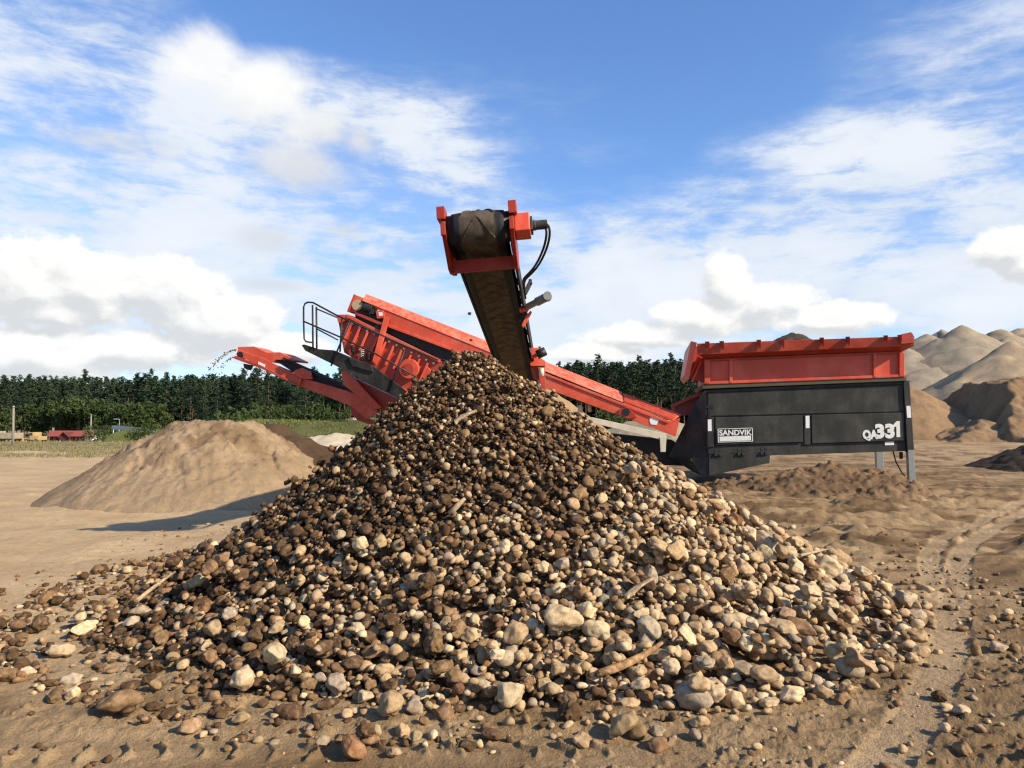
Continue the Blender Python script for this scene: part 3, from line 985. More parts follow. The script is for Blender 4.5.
def stick(name, pts, radii, label, cat, mat=WOOD, flat=None):
    mb = MB(); base = surf(*pts[len(pts) // 2])
    path = [surf(*p, 0.035) for p in pts]
    # straighten over the gaps
    for _ in range(2):
        for i in range(1, len(path) - 1): path[i] = path[i] * 0.5 + (path[i - 1] + path[i + 1]) * 0.25
    if flat:      # a split, tapering piece of wood
        d = (path[-1] - path[0]).normalized(); sx = d.cross(Vector((0, 0, 1))).normalized(); sz_ = sx.cross(d); rings = []
        rr = random.Random(int(pts[0][0])); m = 7
        for i in range(m):
            f = i / (m - 1); w = flat[0] * (0.55 + 0.45 * math.sin(math.pi * (0.25 + 0.6 * f))) * (1 - 0.5 * f) * rr.uniform(.85, 1.1); h = flat[1] * (1 - 0.45 * f) * rr.uniform(.75, 1.1)
            o_ = path[0].lerp(path[-1], f) + sz_ * 0.012 * math.sin(3 * f)
            rings.append([o_ + sx * (a * w / 2 * rr.uniform(.8, 1.1)) + sz_ * (b * h / 2 * rr.uniform(.8, 1.1)) for a, b in ((-1, -.7), (0, -1), (1, -.6), (1, .5), (.1, 1), (-1, .6))])
        vs = [v for g in rings for v in g]; n = 6
        fs = [tuple(range(n))[::-1], tuple(range((m - 1) * n, m * n))] + [(i * n + k, i * n + (k + 1) % n, (i + 1) * n + (k + 1) % n, (i + 1) * n + k) for i in range(m - 1) for k in range(n)]
        mb.add(vs, fs)
    else: mb.tube(path, list(radii), 10)
    o = mb.build(name, mat, None, base, 0.004 if flat else 0, not flat); o.location = base
    return tag(o, label, cat), path


br, pth = stick("branch", [(598, 680), (612, 677), (628, 670), (645, 662), (657, 654), (667, 645)], (0.021, 0.025, 0.024, 0.020, 0.015, 0.006), "curved orange-brown barkless branch lying low on the front of pile", "branch")
mb = MB(); mb.tube([pth[3], pth[3] + Vector((0.01, -0.05, -0.06)), pth[3] + Vector((0.02, -0.07, -0.13))], [0.018, 0.012, 0.006], 8)
tw = mb.build("twig", WOOD, br, br.location, 0, True)
stick("plank", [(625, 603), (640, 593), (655, 583)], None, "short pale split plank lying among stones right of centre", "plank", WOODP, (0.075, 0.04))
stick("stick", [(136, 606), (148, 596), (160, 586), (175, 576)], (0.016, 0.015, 0.013, 0.008), "thin pale stick lying across the left skirt of the pile", "stick", WOODP)
stick("stick", [(449, 519), (457, 511), (465, 503)], (0.020, 0.022, 0.012), "stubby grey-brown stick stuck in the middle of front slope", "stick", WOODP)
stick("plank", [(455, 427), (466, 421), (477, 415)], None, "broad wedge of pale wood on the dark upper slope", "plank", WOODP, (0.12, 0.06))
stick("stick", [(800, 560), (815, 556), (828, 553)], (0.012, 0.012, 0.006), "short dry stick near the right edge of the pile", "stick", WOODP)

# ------------------------------------------------------------------ the screener
ROOT = Vector((6.6, 17.8, 0.16))
scr = empty("mobile_screener", ROOT)
tag(scr, "large orange-red and charcoal mobile gravel screener with conveyors behind the stone pile", "screener")


def part(mb, name, mat, parent=None, bevel=0.006, smooth=False, label=None):
    o = mb.build(name, mat, parent or scr, ROOT, bevel, smooth)
    if label: o["label"] = label
    return o


YF = 16.8
KS, XS = 0.17, 7.0                       # the machine stands slightly turned towards the camera
DV = Vector((KS, 1, 0)).normalized()
P0 = P


def P(px, py, Y):
    q = P0(px, py, 10.0) - Vector((0, 0, CAM_H))
    k = (Y + KS * XS) / (q.y + KS * q.x)
    return Vector((q.x * k, q.y * k, CAM_H + q.z * k))


# feeder body -----------------------------------------------------
fb = MB()
fb.pp([(706, 390), (904, 381), (906, 451), (771, 455.5), (709, 475.5)], YF, 2.5)
body = part(fb, "feeder_body", GREY)
part(MB().pp([(709, 475.8), (769.5, 463), (770.5, 452), (709, 455)], YF - 0.06, 0.07), "skirt_plate", GREY, body)
# angled end plates on the left
lw = MB()
lw.loft([P(706, 391, YF + 0.0), P(708.7, 461, YF + 0.0), P(668, 457, YF + 0.55), P(696, 402, YF + 0.45)],
        [P(706, 391, YF + 1.2), P(708.7, 461, YF + 1.2), P(668, 457, YF + 1.3), P(696, 402, YF + 1.3)])
part(lw, "end_plate", GREY, body)
lw2 = MB()
lw2.loft([P(708.9, 458, YF - 0.02), P(708.9, 475.5, YF - 0.02), P(702, 477, YF), P(690, 458, YF + 0.1)], [P(708.9, 458, YF + 1), P(708.9, 475.5, YF + 1), P(702, 477, YF + 1), P(690, 458, YF + 1.0)])
lw2.loft([P(689.5, 457.8, YF + 0.12), P(703.5, 477, YF + 0.06), P(690, 470, YF + 0.8), P(668, 456, YF + 0.6)], [P(689.5, 457.8, YF + 1), P(703.5, 477, YF + 1.2), P(690, 470, YF + 1.2), P(668, 456, YF + 1.2)])
part(lw2, "nose_plate", GREY, body)
part(MB().pp([(708, 393), (903, 384.5), (903.5, 411.5), (708.5, 416)], YF - 0.025, 0.03), "upper_panel", GREY, body)
part(MB().pp([(715, 417.5), (802.5, 415.2), (803, 442), (716, 445)], YF - 0.045, 0.05), "access_door", GREY, body, 0.01)
part(MB().pp([(811.5, 415), (904, 412.5), (904.5, 440.5), (812, 443.5)], YF - 0.045, 0.05), "access_door", GREY, body, 0.01)
for pts in ([(803.8, 415.5), (810.5, 415.3), (811, 444.5), (804.5, 444.8)], [(707, 417), (713.5, 417), (714, 447), (707.5, 447.2)]):
    part(MB().pp(pts, YF - 0.03, 0.035), "door_post", GREY, body)
for pts in ([(805.6, 415.8), (809.4, 415.7), (809.6, 428), (805.8, 428.2)], [(707.8, 419.5), (711.5, 419.4), (711.7, 431), (708, 431.2)]):
    part(MB().pp(pts, YF - 0.04, 0.012), "sticker", WHITE, body, 0)
part(MB().pp([(885, 441.8), (894, 441.5), (894, 445), (885, 445.3)], YF - 0.012, 0.014), "sticker", WHITE, body, 0)
lt = MB()
for pts in ([(706.5, 405), (714, 404.8), (714, 408), (706.5, 408.2)], [(708, 408.5), (711, 408.4), (711, 418), (708, 418.1)], [(705.5, 410), (707.2, 410), (707.2, 415), (705.5, 415)]): lt.pp(pts, YF - 0.10, 0.09)
part(lt, "latch", BLACK, body)
for cx, cy in ((718, 452.5), (741, 452), (764, 451.3)):
    hg = MB()
    for dx in (-2.2, 2.2):
        for dy in (-1.8, 2.2):
            c = P(cx + dx, cy + dy, YF - 0.075); hg.box(c, (0.032, 0.018, 0.03))
    part(hg, "bolt_plate", BLACK, body, 0.004)
# panel seams: thin raised strips
part(MB().pp([(706, 390), (904, 381.3), (904, 384), (706, 392.8)], YF - 0.04, 0.045), "top_rail", GREY, body)
# corner post and legs
post = part(MB().pp([(903.5, 381), (909.5, 380.6), (914.3, 452), (907.5, 452.3)], YF - 0.07, 0.16), "corner_post", GREY)
part(MB().pp([(906.4, 406), (910.4, 405.8), (911.3, 417.6), (907.2, 417.8)], YF - 0.082, 0.012), "sticker", WHITE, post, 0)
lg = MB(); lg.pp([(908, 450), (914, 450), (916, 485.5), (909.5, 486)], YF - 0.09, 0.15)
leg = part(lg, "support_leg", STEEL)
part(MB().box(P(913, 485, YF - 0.02) + Vector((0, 0, 0.0)), (0.14, 0.14, 0.012)), "foot_plate", STEEL, leg)
lg = MB(); lg.pp([(876, 448), (883, 448), (884.5, 481), (877.5, 481)], YF + 2.3, 0.15)
leg = part(lg, "support_leg", STEEL)
p = P(881, 480, YF + 2.37); part(MB().box(p, (0.14, 0.14, 0.012)), "foot_plate", STEEL, leg)
part(MB().tube([P(893, 451, YF + 0.1), P(896, 462, YF + .1), P(902, 473, YF + .1), P(905, 476, YF + .05)], 0.014, 8), "hose", RUB, None, 0, True)
part(MB().pp([(900, 452), (903, 452), (903, 459), (900.5, 459)], YF + 0.1, 0.08), "bracket", BLACK)

# hopper ----------------------------------------------------------
YH = YF - 0.06
hop = MB()
hop.pp([(705, 358.5), (903, 351), (905, 376.5), (706, 384)], YH, 0.05)                       # near wall
hop.pp([(706, 362), (712, 361.8), (712, 383), (706, 383)], YH + 0.05, 2.5)
hop.pp([(898, 353), (903, 353), (904, 376), (899, 376)], YH + 0.05, 2.5)
hop.pp([(705, 356), (903, 348), (905, 372), (706, 380)], YH + 2.55, 0.05)
hopper = part(hop, "hopper", RED)
part(MB().pp([(702, 384.6), (906.5, 377), (906.5, 380.8), (703, 388.8)], YH - 0.04, 2.6), "hopper_base", plain("olive_dirty_steel", (0.085, 0.07, 0.045), 0.8), hopper)
part(MB().pp([(706, 359.2), (901, 351.2), (901, 353.4), (706, 361.2)], YH - 0.05, 0.05), "wall_lip", REDD, hopper)
for x0, x1 in ((729.5, 732.5), (873.5, 876.5), (704.5, 710), (899.5, 904.5)):
    ya, yb = 360 - (x0 - 706) * 0.0385, 383.6 - (x0 - 706) * 0.0385
    part(MB().pp([(x0, ya), (x1, ya), (x1, yb), (x0, yb)], YH - 0.07, 0.07), "wall_rib", RED, hopper)
part(MB().pp([(706, 381.5), (905, 374.2), (905, 377), (706, 384.4)], YH - 0.06, 0.06), "wall_lip", RED, hopper)
# flange leaning out over the near wall
YL = YH - 0.42
fl = MB()
q = [P(697, 343.5, YL), P(914, 336, YL), P(914.5, 345.5, YL + 0.04), P(697.5, 354.8, YL + 0.04)]
fl.prism(q, DV * 0.035)
fl.loft([P(697.5, 354.6, YL + 0.04), P(914.5, 345.5, YL + 0.04), P(903, 351.5, YH), P(706, 359, YH)], [p + Vector((0, 0.01, 0.03)) for p in (P(697.5, 354.6, YL + 0.04), P(914.5, 345.5, YL + 0.04), P(903, 351.5, YH), P(706, 359, YH))])
flange = part(fl, "flange", REDD, hopper)
# tray sloping down into the hopper from the flange's top edge
fl = MB(); T0, T1 = P(697, 343.5, YL + 0.03), P(914, 336, YL + 0.03)
fl.loft([T0, T1, P(903, 349, YH + 0.3), P(706, 356, YH + 0.3)], [p - Vector((0, 0, 0.02)) for p in (T0, T1, P(903, 349, YH + 0.3), P(706, 356, YH + 0.3))])
part(fl, "inner_plate", REDD, hopper)
for x in (704.5, 719, 756, 779.5, 819, 845, 883, 897):
    y = 343.4 - (x - 697) * 0.0345
    g = MB(); w = 5.0
    g.loft([P(x, y - 1.6, YL - 0.004), P(x + w, y - 1.8, YL - 0.004), P(x + w, y + 7.2, YL), P(x + w - 1.6, y + 7.2, YL)],
           [P(x + w - 1.4, y - 1.6, YL - 0.13), P(x + w, y - 1.8, YL - 0.13), P(x + w, y + 4.5, YL - 0.03), P(x + w - 1.4, y + 4.5, YL - 0.03)])
    part(g, "gusset", REDD, hopper, 0.003)
# left and right end wings
wing = MB()
wing.loft([P(697, 342.5, YL + 0.02), P(691, 341, YL + 0.25), P(684.5, 375, YH + 0.3), P(689, 379, YH + 0.1)], [P(697, 342.5, YL + 0.02) + DV * 3.1, P(691, 341, YL + 0.25) + DV * 2.6, P(684.5, 375, YH + 0.3) + DV * 2.1, P(689, 379, YH + .1) + DV * 2.3])
part(wing, "end_wing", RED, hopper)
part(MB().pp([(696, 345), (705.5, 356), (706.5, 383.5), (688.5, 378)], YH + 0.3, 0.05), "end_wall", REDD, hopper)
for x, y in ((699, 357), (701.5, 362)):
    part(MB().bar(P(x, y, YH + 0.1), P(x - 9, y + 20, YH + 0.2), 0.07, 0.05), "wing_brace", RED, hopper)
wing = MB()
wing.loft([P(908, 336.2, YL), P(914.5, 335.8, YL), P(914, 345, YL + 0.05), P(904, 350, YH)], [P(908, 336.2, YL) + DV * 3.0, P(914.5, 335.8, YL) + DV * 3.0, P(914, 345, YL) + DV * 3.0, P(904, 350, YH) + DV * 2.6])
part(wing, "end_wing", REDD, hopper)
g = MB(); g.loft([P(900, 334.5, YL - 0.02), P(911, 332, YL - 0.02), P(913.5, 334.5, YL - 0.02), P(913.5, 343, YL - 0.02), P(901, 344, YL - 0.02)], [P(900, 334.5, YL + 0.1), P(911, 332, YL + 0.1), P(913.5, 334.5, YL + 0.1), P(913.5, 343, YL + 0.1), P(901, 344, YL + .1)])
part(g, "corner_clamp", REDD, hopper)
# load in the hopper: a thing lying in it


LP = P(792, 333.2, YH + 1.2)


def f_load(X, Y):
    z = cone(X, Y, LP.x, LP.y, LP.z, 0.55, 1.0, 1.0, 0.03) + 0.05 * np.abs(fbm(X * 4, Y * 4, 3, 8))
    return np.maximum(z, LP.z - 0.42 + 0.0 * X) + 0.035 * fbm(X * 3, Y * 3, 3, 6)


U_, W_ = np.meshgrid(np.arange(-1.9, 2.2, 0.06), np.arange(-0.95, 1.2, 0.06))
X_ = LP.x + U_ * DV.y + W_ * DV.x; Y_ = LP.y - U_ * DV.x + W_ * DV.y
Z_ = f_load(X_, Y_); n_, m_ = X_.shape
F_ = (np.arange(n_ - 1)[:, None] * m_ + np.arange(m_ - 1)[None, :])[..., None] + np.array([0, 1, m_ + 1, m_])
oc = np.array((X_.mean(), Y_.mean(), 2.4))
ml = np_mesh("soil_load", np.stack([X_, Y_, np.maximum(Z_, 2.5)], -1).reshape(-1, 3) - oc, F_.reshape(-1, 4), True, {"tone": ("POINT", np.tile((0.07, 0.055, 0.04), (X_.size, 1)))})
ml.materials.append(SOIL); ol = link("soil_load", ml); ol.location = oc
tag(ol, "dark soil heaped inside the red hopper, tip showing over its rim", "soil load")

# lettering -------------------------------------------------------


def text_part(txt, px, py, Y, height, mat, name, parent, ang, bold=0.0, sx=1.0):
    cu = bpy.data.curves.new(name, "FONT"); cu.body = txt; cu.size = height / 0.69; cu.extrude = 0.003; cu.offset = bold; cu.space_character = 1.02
    tmp = bpy.data.objects.new(name, cu); COL.objects.link(tmp)
    dg = bpy.context.evaluated_depsgraph_get(); dg.update()
    me = bpy.data.meshes.new_from_object(tmp.evaluated_get(dg)); bpy.data.objects.remove(tmp)
    M = Matrix.Translation(P(px, py, Y) - ROOT) @ Matrix.Rotation(-math.atan(KS), 4, "Z") @ Matrix.Rotation(R(90), 4, "X") @ Matrix.Rotation(ang, 4, "Z") @ Matrix.Diagonal((sx, 1, 1, 1))
    me.transform(M); me.materials.clear(); me.materials.append(mat); me.name = name
    return link(name, me, parent)


YD = YF - 0.045
plate = MB(); plate.pp([(718.2, 429.2), (752, 428.2), (752.3, 441), (718.5, 442)], YD - 0.008, 0.012)
part(plate, "logo_plate", BLACK, body, 0)
fr = MB()
for a, b in (((718, 429), (752.3, 428)), ((752.3, 428), (752.5, 441.2)), ((752.5, 441.2), (718.3, 442.2)), ((718.3, 442.2), (718, 429))):
    fr.bar(P(*a, YD - 0.012), P(*b, YD - 0.012), 0.012, 0.015, (0, 1, 0))
part(fr, "logo_border", LETTER, body, 0)
part(MB().pp([(719.5, 436.6), (751, 435.6), (751.2, 440.4), (719.7, 441.3)], YD - 0.014, 0.008), "logo_bar", LETTER, body, 0)
text_part("SANDVIK", 719.3, 435.4, YD - 0.014, 0.115, LETTER, "lettering", body, R(1.2), 0.005, 0.98)
text_part("QA", 863, 438.6, YD - 0.006, 0.17, LETTER, "lettering", body, R(1.2), 0.016, 0.78)
part(MB().pp([(893.4, 424.6), (896.6, 421.2), (899.8, 421.1), (900.2, 437.0), (896.6, 437.2), (896.3, 426.2), (893.6, 427.6)], YD - 0.008, 0.006), "lettering", LETTER, body, 0)
text_part("33", 875.2, 437.5, YD - 0.006, 0.27, LETTER, "lettering", body, R(1.2), 0.022, 1.02)

# chassis, beam and track ----------------------------------------
ch = MB()
ch.pp([(385, 428), (560, 428), (672, 440), (690, 452), (690, 466), (560, 462), (385, 450)], YF + 0.9, 0.9)
chassis = part(ch, "chassis", BLACK)
for x_ in (425, 500):
    part(MB().pp([(x_, 405), (x_ + 9, 409), (x_ + 9, 432), (x_, 432)], YF + 0.5, 0.2), "screen_leg", REDD, chassis)
bm_ = MB(); bm_.pp([(586, 418), (592, 417.2), (666, 433.6), (666, 438), (660, 439.5), (587, 421.6)], YF - 0.4, 0.1)
beam = part(bm_, "cream_beam", CREAM)
part(MB().pp([(659.8, 437), (666.5, 436), (665.5, 452), (660.5, 452)], YF - 0.43, 0.16), "beam_leg", CREAM, beam)
part(MB().pp([(577.5, 412), (578, 406), (580, 404.5), (582.4, 406), (582.5, 413)], YF + 0.3, 0.12), "beam_bracket", CREAM, beam)
part(MB().tube([P(590, 412, YF + .4), P(589.5, 404, YF + .4)], 0.05, 10), "lamp", CREAM, beam, 0, True)
tr = MB(); c0, c1 = Vector((-1.0, YF + 1.6, .5)), Vector((2.2, YF + 1.05, .5))
prof = [c1 + Vector((0.42 * math.cos(t), 0, 0.42 * math.sin(t))) for t in np.linspace(-math.pi / 2, math.pi / 2, 12)] + [c0 + Vector((0.42 * math.cos(t), 0, 0.42 * math.sin(t))) for t in np.linspace(math.pi / 2, 1.5 * math.pi, 12)]
tr.prism(prof, (0, 0.5, 0)); part(tr, "crawler_track", RUB)

# main feed conveyor ----------------------------------------------
YM = YF - 0.1
mc = MB(); mc.pp([(536, 369), (545.5, 373), (670, 421.2), (680, 418), (676, 436.5), (546, 388.6), (536, 385)], YM, 0.9)
main = part(mc, "feed_conveyor", RED)
cv = MB()


def roof_strip(mb, f0, f1, t0, t1, Y0, Y1, Y2):
    a = [P(*f0, Y0), P(*t0, Y1), P(*t0, Y1) * 1 + Vector((0, Y2 - Y1, -0.12))]
    b = [P(*f1, Y0), P(*t1, Y1), P(*t1, Y1) * 1 + Vector((0, Y2 - Y1, -0.12))]
    mb.loft(a, b)


roof_strip(cv, (535, 367), (623, 402.2), (535, 357.5), (622, 391.8), YM - 0.02, YM + 0.45, YM + 0.9)
part(cv, "conveyor_cover", RED, main)
cv = MB(); roof_strip(cv, (623.5, 403), (672, 420.8), (623, 393.2), (682, 414.5), YM, YM + 0.45, YM + 0.9)
part(cv, "ribbed_cover", RED, main)
for k in range(4):
    f = (k + 0.5) / 4
    a = P(624, 401.5 - 8 * f, YM + 0.45 * f - 0.03); b = P(672 + 8 * f, 420 - 5.4 * f, YM + 0.45 * f - 0.03)
    part(MB().bar(a, b, 0.035, 0.05), "cover_rib", RED, main)
part(MB().pp([(541, 374), (545, 373.4), (671, 421.8), (668, 423.6)], YM - 0.03, 0.03), "edge_strip", RED, main)
part(MB().pp([(650, 417.6), (656, 416.6), (659, 420), (656.5, 425), (651, 424.4), (649.6, 421)], YM - 0.012, 0.012), "sticker", WHITE, main, 0)
bk = MB(); bk.pp([(620, 409), (627, 407), (632, 411), (637, 417), (628, 419), (618, 414)], YM - 0.14, 0.14)
part(bk, "roller_bracket", REDD, main)
c = P(626, 412, YM - 0.15); part(MB().tube([c, c + DV * 0.05], 0.09, 14), "roller_cap", BLACK, main, 0, True)
# red guard seen left of the feeder's end plate
gd = MB(); gd.pp([(672, 406), (698, 394.5), (702, 399), (698, 412), (684, 416), (673, 412)], YF + 1.4, 0.06)
part(gd, "transfer_guard", REDD, main)
gd = MB(); gd.bar(P(671, 406.5, YF + 1.35), P(702, 393, YF + 1.35), 0.08, 0.08); gd.bar(P(673, 405, YF + 1.35), P(674, 414, YF + 1.35), 0.07, 0.07)
part(gd, "guard_frame", RED, main)

# screen box -------------------------------------------------------
YS = YF + 0.1
sb = MB(); sb.pp([(337, 315), (350, 315), (372, 327), (441, 361), (500, 388), (505, 425), (440, 415), (407, 393), (372, 370.5), (344, 352.5)], YS, 1.7)
screen = part(sb, "screen_box", REDD)
part(MB().pp([(336.4, 314.6), (349, 314.4), (349.5, 317.5), (341, 323), (337.8, 322)], YS - 0.09, 0.1), "lug_plate", RED, screen)
part(MB().bar(P(347, 316, YS - 0.06), P(440, 361, YS - 0.06), 0.09, 0.07), "side_rail", RED, screen)
part(MB().bar(P(372, 371, YS - 0.06), P(407, 393, YS - 0.06), 0.12, 0.09), "side_rail", RED, screen)
for x, y in ((352, 322), (360, 327), (368, 331), (378, 336), (386, 341), (394, 345), (402, 349), (411, 354), (420, 358), (428, 362)):
    a = P(x, y + 1, YS - 0.045); b = P(x - 8.5, y + 20, YS - 0.045)
    part(MB().bar(a, b, 0.05, 0.09, (0, 1, 0)), "side_rib", RED, screen)
for k in range(12):
    a = P(352 + k * 7.4, 323.5 + k * 3.62, YS - 0.1)
    part(MB().tube([a, a + DV * 0.05], 0.024, 8), "bolt", STEEL, screen, 0)
part(MB().bar(P(387, 317, YS - 0.14), P(374.5, 364, YS - 0.14), 0.13, 0.09, (0, 1, 0)), "brace_post", RED, screen)
c = P(410, 369, YS - 0.05); ex = part(MB().tube([c + DV * -0.1, c + DV * 0.1], 0.24, 24), "exciter_housing", RED, screen, 0.01)
part(MB().tube([c + DV * -0.13, c + DV * -0.09], 0.13, 20), "exciter_cap", REDD, screen, 0.006)
for x, y in ((353, 349), (362, 353.5), (368, 357)):
    sp = MB(); c = P(x, y, YS - 0.12)
    path = [c + Vector((0.05 * math.cos(t), 0.05 * math.sin(t), -0.09 + 0.18 * t / (8 * math.pi))) for t in np.linspace(0, 8 * math.pi, 50)]
    sp.tube(path, 0.014, 6); part(sp, "spring", BLACK if x != 362 else STEEL, screen, 0, True)
part(MB().pp([(421, 375), (427, 366), (431, 371), (424, 379)], YS - 0.08, 0.1), "lug_plate", RED, screen)
# black fill standing for the shade in the gap, and cover on top
part(MB().pp([(353, 309), (362, 306), (470, 349), (465, 368), (440, 358), (356, 319)], YS + 0.12, 1.4), "dark_gap_fill", BLACK, screen)
cv = MB(); cv.pp([(387, 317.5), (388, 325.5), (458, 351.5), (540, 386), (540, 372.5), (363, 300.5), (374, 306)], YS + 0.02, 0.1)
cover = part(cv, "dust_cover", RED, screen)
cv = MB(); cv.loft([P(362, 300.5, YS), P(366, 293.8, YS + 0.35), P(366, 293.8, YS + .35) + Vector((0, 1.2, -0.1))], [P(537, 371, YS), P(537, 360.3, YS + 0.35), P(537, 360.3, YS + .35) + Vector((0, 1.2, -0.1))])
part(cv, "cover_top", RED, screen)
part(MB().bar(P(388, 325.8, YS - 0.01), P(462, 353.4, YS - 0.01), 0.06, 0.06), "cover_lip", RED, screen)
en = MB(); en.pp([(347, 311.5), (354, 294.3), (362, 297.3), (356, 312)], YS + 0.1, 1.3)
part(en, "head_plate", RED, screen)
en = MB(); en.bar(P(348, 312, YS + .05), P(355, 294.5, YS + .05), 0.05, 0.05); en.bar(P(355, 313, YS + 0.02), P(388, 327, YS + 0.02), 0.06, 0.07)
part(en, "head_frame", REDD, screen)
c = P(357, 305, YS + 0.05); part(MB().tube([c, c + DV * 0.4], 0.13, 16), "head_roller", plain("pale_dust_roller", (0.42, 0.31, 0.18), 0.8), screen, 0, True)
c = P(367, 308, YS + 0.02); dm = MB(); dm.tube([c + Vector((-0.09, 0, 0.03)), c + Vector((0.12, 0, -0.03))], 0.10, 14); dm.box(c + Vector((0.12, 0, -0.1)), (0.06, 0.06, 0.06))
part(dm, "drive_motor", BLACK, screen, 0.005)
bx = MB(); bx.pp([(375.5, 311), (383, 310), (384.5, 317.5), (377, 318.5)], YS - 0.02, 0.12); part(bx, "junction_box", RED, screen)
part(MB().pp([(378.4, 312.4), (382, 312), (382.6, 315.6), (379, 316)], YS - 0.028, 0.008), "sticker", WHITE, screen, 0)

# walkway with railing ---------------------------------------------
YW = YF - 0.35
wk = MB(); wk.pp([(301.5, 345), (304, 344.4), (318, 349), (333.5, 350.2), (374, 367), (406, 391), (399, 398), (366, 382), (333, 364.4), (305, 350.6)], YW, 0.10)
walk = part(wk, "walkway", GREYD)
wk = MB(); wk.loft([P(304, 345.5, YW + .1), P(318, 349.6, YW + .1), P(318, 351, YW + .1), P(304, 347, YW + .1)], [P(304, 345.5, YW + .1) + DV * .45, P(318, 349.6, YW + .1) + DV * .45, P(318, 351, YW + .1) + DV * .45, P(304, 347, YW + .1) + DV * .45])
part(wk, "walkway_grating", BLACK, walk)
part(MB().pp([(348, 357), (371, 365), (373, 372), (352, 366)], YW - 0.05, 0.1), "step_box", GREYD, walk)


def rail(pts, r=0.022):
    q = [P(x, y, YW - 0.02) if len(t) == 0 else P(x, y, YW + t[0]) for x, y, *t in pts]
    return q


r_ = 0.022
loop = [(312, 344, ), (311.6, 342.5), (305.8, 341.5), (304.2, 339), (303.6, 322), (303.6, 307), (305, 303.6), (308, 302.2), (313, 302.6), (337, 315.5), (438, 360)]
part(MB().tube(rail(loop[1:]), r_, 8), "handrail", BLACK, walk, 0, True)
part(MB().tube(rail([(304, 321.5), (340, 337), (375, 353.5), (418, 378)]), r_ * 0.9, 8), "mid_rail", BLACK, walk, 0, True)
for a, b in (((312.5, 305), (313, 348)), ((316.3, 307), (316.8, 348.5)), ((350, 320), (331, 366)), ((342, 317), (340, 352)), ((405, 349), (389, 391))):
    part(MB().tube(rail([a, b]), r_, 8), "rail_post", BLACK, walk, 0, True)
part(MB().tube(rail([(317, 309), (337, 317.5)]), r_ * .8, 8), "short_rail", BLACK, walk, 0, True)
part(MB().tube(rail([(317, 329), (338, 340)]), r_ * .8, 8), "short_rail", BLACK, walk, 0, True)

# fines conveyor -----------------------------------------------------
YC = YF + 0.75
fc = MB(); fc.pp([(236, 354.5), (238, 349.6), (262, 357.8), (303, 378), (346, 390.5), (376, 403), (377, 414), (366, 419.5), (351, 406), (300, 386.2), (262, 367)], YC, 0.06)
fines = part(fc, "fines_conveyor", RED)
part(MB().pp([(246, 352), (303, 376), (350, 391), (376, 402), (376, 412), (352, 404), (262, 364)], YC + 0.75, 0.06), "far_frame", REDD, fines)
gh = MB(); gh.pp([(237.5, 346.9), (253.6, 346.4), (267, 352.6), (279.6, 352.2), (295.5, 359.8), (295, 361.2), (276, 359.6), (272, 362.4), (238, 349.8)], YC + 0.02, 0.78)
part(gh, "head_guard", RED, fines)
blt = MB(); blt.pp([(275, 360.4), (282, 359), (346, 387), (345, 391), (302, 378)], YC + 0.1, 0.6)
part(blt, "belt", RUB, fines)
part(MB().bar(P(283, 358, YC), P(342, 384, YC), 0.03, 0.05), "belt_skirt", BLACK, fines)
c = P(240, 355, YC - 0.01); part(MB().tube([c, c + DV * 0.8], 0.09, 14), "head_roller", BLACK, fines, 0, True)
part(MB().pp([(233, 357.5), (235, 355.6), (262, 366), (300, 385.6), (300, 387.4), (262, 369), (234, 358.6)], YC - 0.03, 0.05), "lower_rail", REDD, fines)
part(MB().pp([(292, 373), (296, 369.6), (302, 368), (309, 371.4), (312, 379.2), (303, 379)], YC - 0.1, 0.12), "fold_bracket", RED, fines)
part(MB().bar(P(301, 378, YC - 0.05), P(299, 385, YC - 0.05), 0.06, 0.06, (0, 1, 0)), "fold_rib", RED, fines)
part(MB().pp([(243, 363.5), (250, 365), (247.5, 370), (244, 368)], YC + 0.2, 0.2), "scraper", BLACK, fines)
part(MB().pp([(258, 361.6), (265, 364.6), (264.6, 367), (258, 364)], YC - 0.014, 0.014), "sticker", WHITE, fines, 0)
part(MB().pp([(341, 371), (346, 370.6), (381, 407), (374, 410), (343, 384)], YC - 0.12, 0.1), "fold_arm", RED, fines)
part(MB().pp([(350, 376), (360, 381), (400, 400), (402, 420), (378, 408)], YC + 0.15, 0.3), "subframe", REDD, fines)
part(MB().pp([(350, 405), (366, 418), (372, 420), (370, 425), (357, 420), (351, 413)], YC + 0.2, 0.25), "hinge_plate", REDD, fines)

# oversize conveyor reaching out over the pile -------------------------
P = P0
DV = Vector((0, 1, 0))
HD = P(479, 229, 8.0)
ax = Vector((0.074, 1.010, -0.173)).normalized()                      # down the belt, away from the head
roll = R(4.2)
bx0 = ax.cross(Vector((0, 0, 1))).normalized(); bn0 = bx0.cross(ax).normalized()
bx_ = (bx0 * math.cos(roll) + bn0 * math.sin(roll)).normalized(); bn = bx_.cross(ax).normalized()


def Lc(x, t, n): return HD + bx_ * x + ax * t + bn * n


ov = MB()
for sx in (-1, 1):
    a = [Lc(sx * 0.31, 0.25, -0.10), Lc(sx * 0.34, 0.25, -0.10), Lc(sx * 0.34, 0.25, 0.20), Lc(sx * 0.31, 0.25, 0.20)]
    ov.prism(a, ax * 8.3)
for t in np.arange(0.9, 8.4, 0.75): ov.prism([Lc(-0.31, t, -0.03), Lc(0.31, t, -0.03), Lc(0.31, t, 0.05), Lc(-0.31, t, 0.05)], ax * 0.06)
DK = plain("dark_dirty_steel", (0.030, 0.022, 0.017), 0.7)
over = part(ov, "oversize_conveyor", DK)
# the belt loop
RD = 0.185; HWB = 0.275


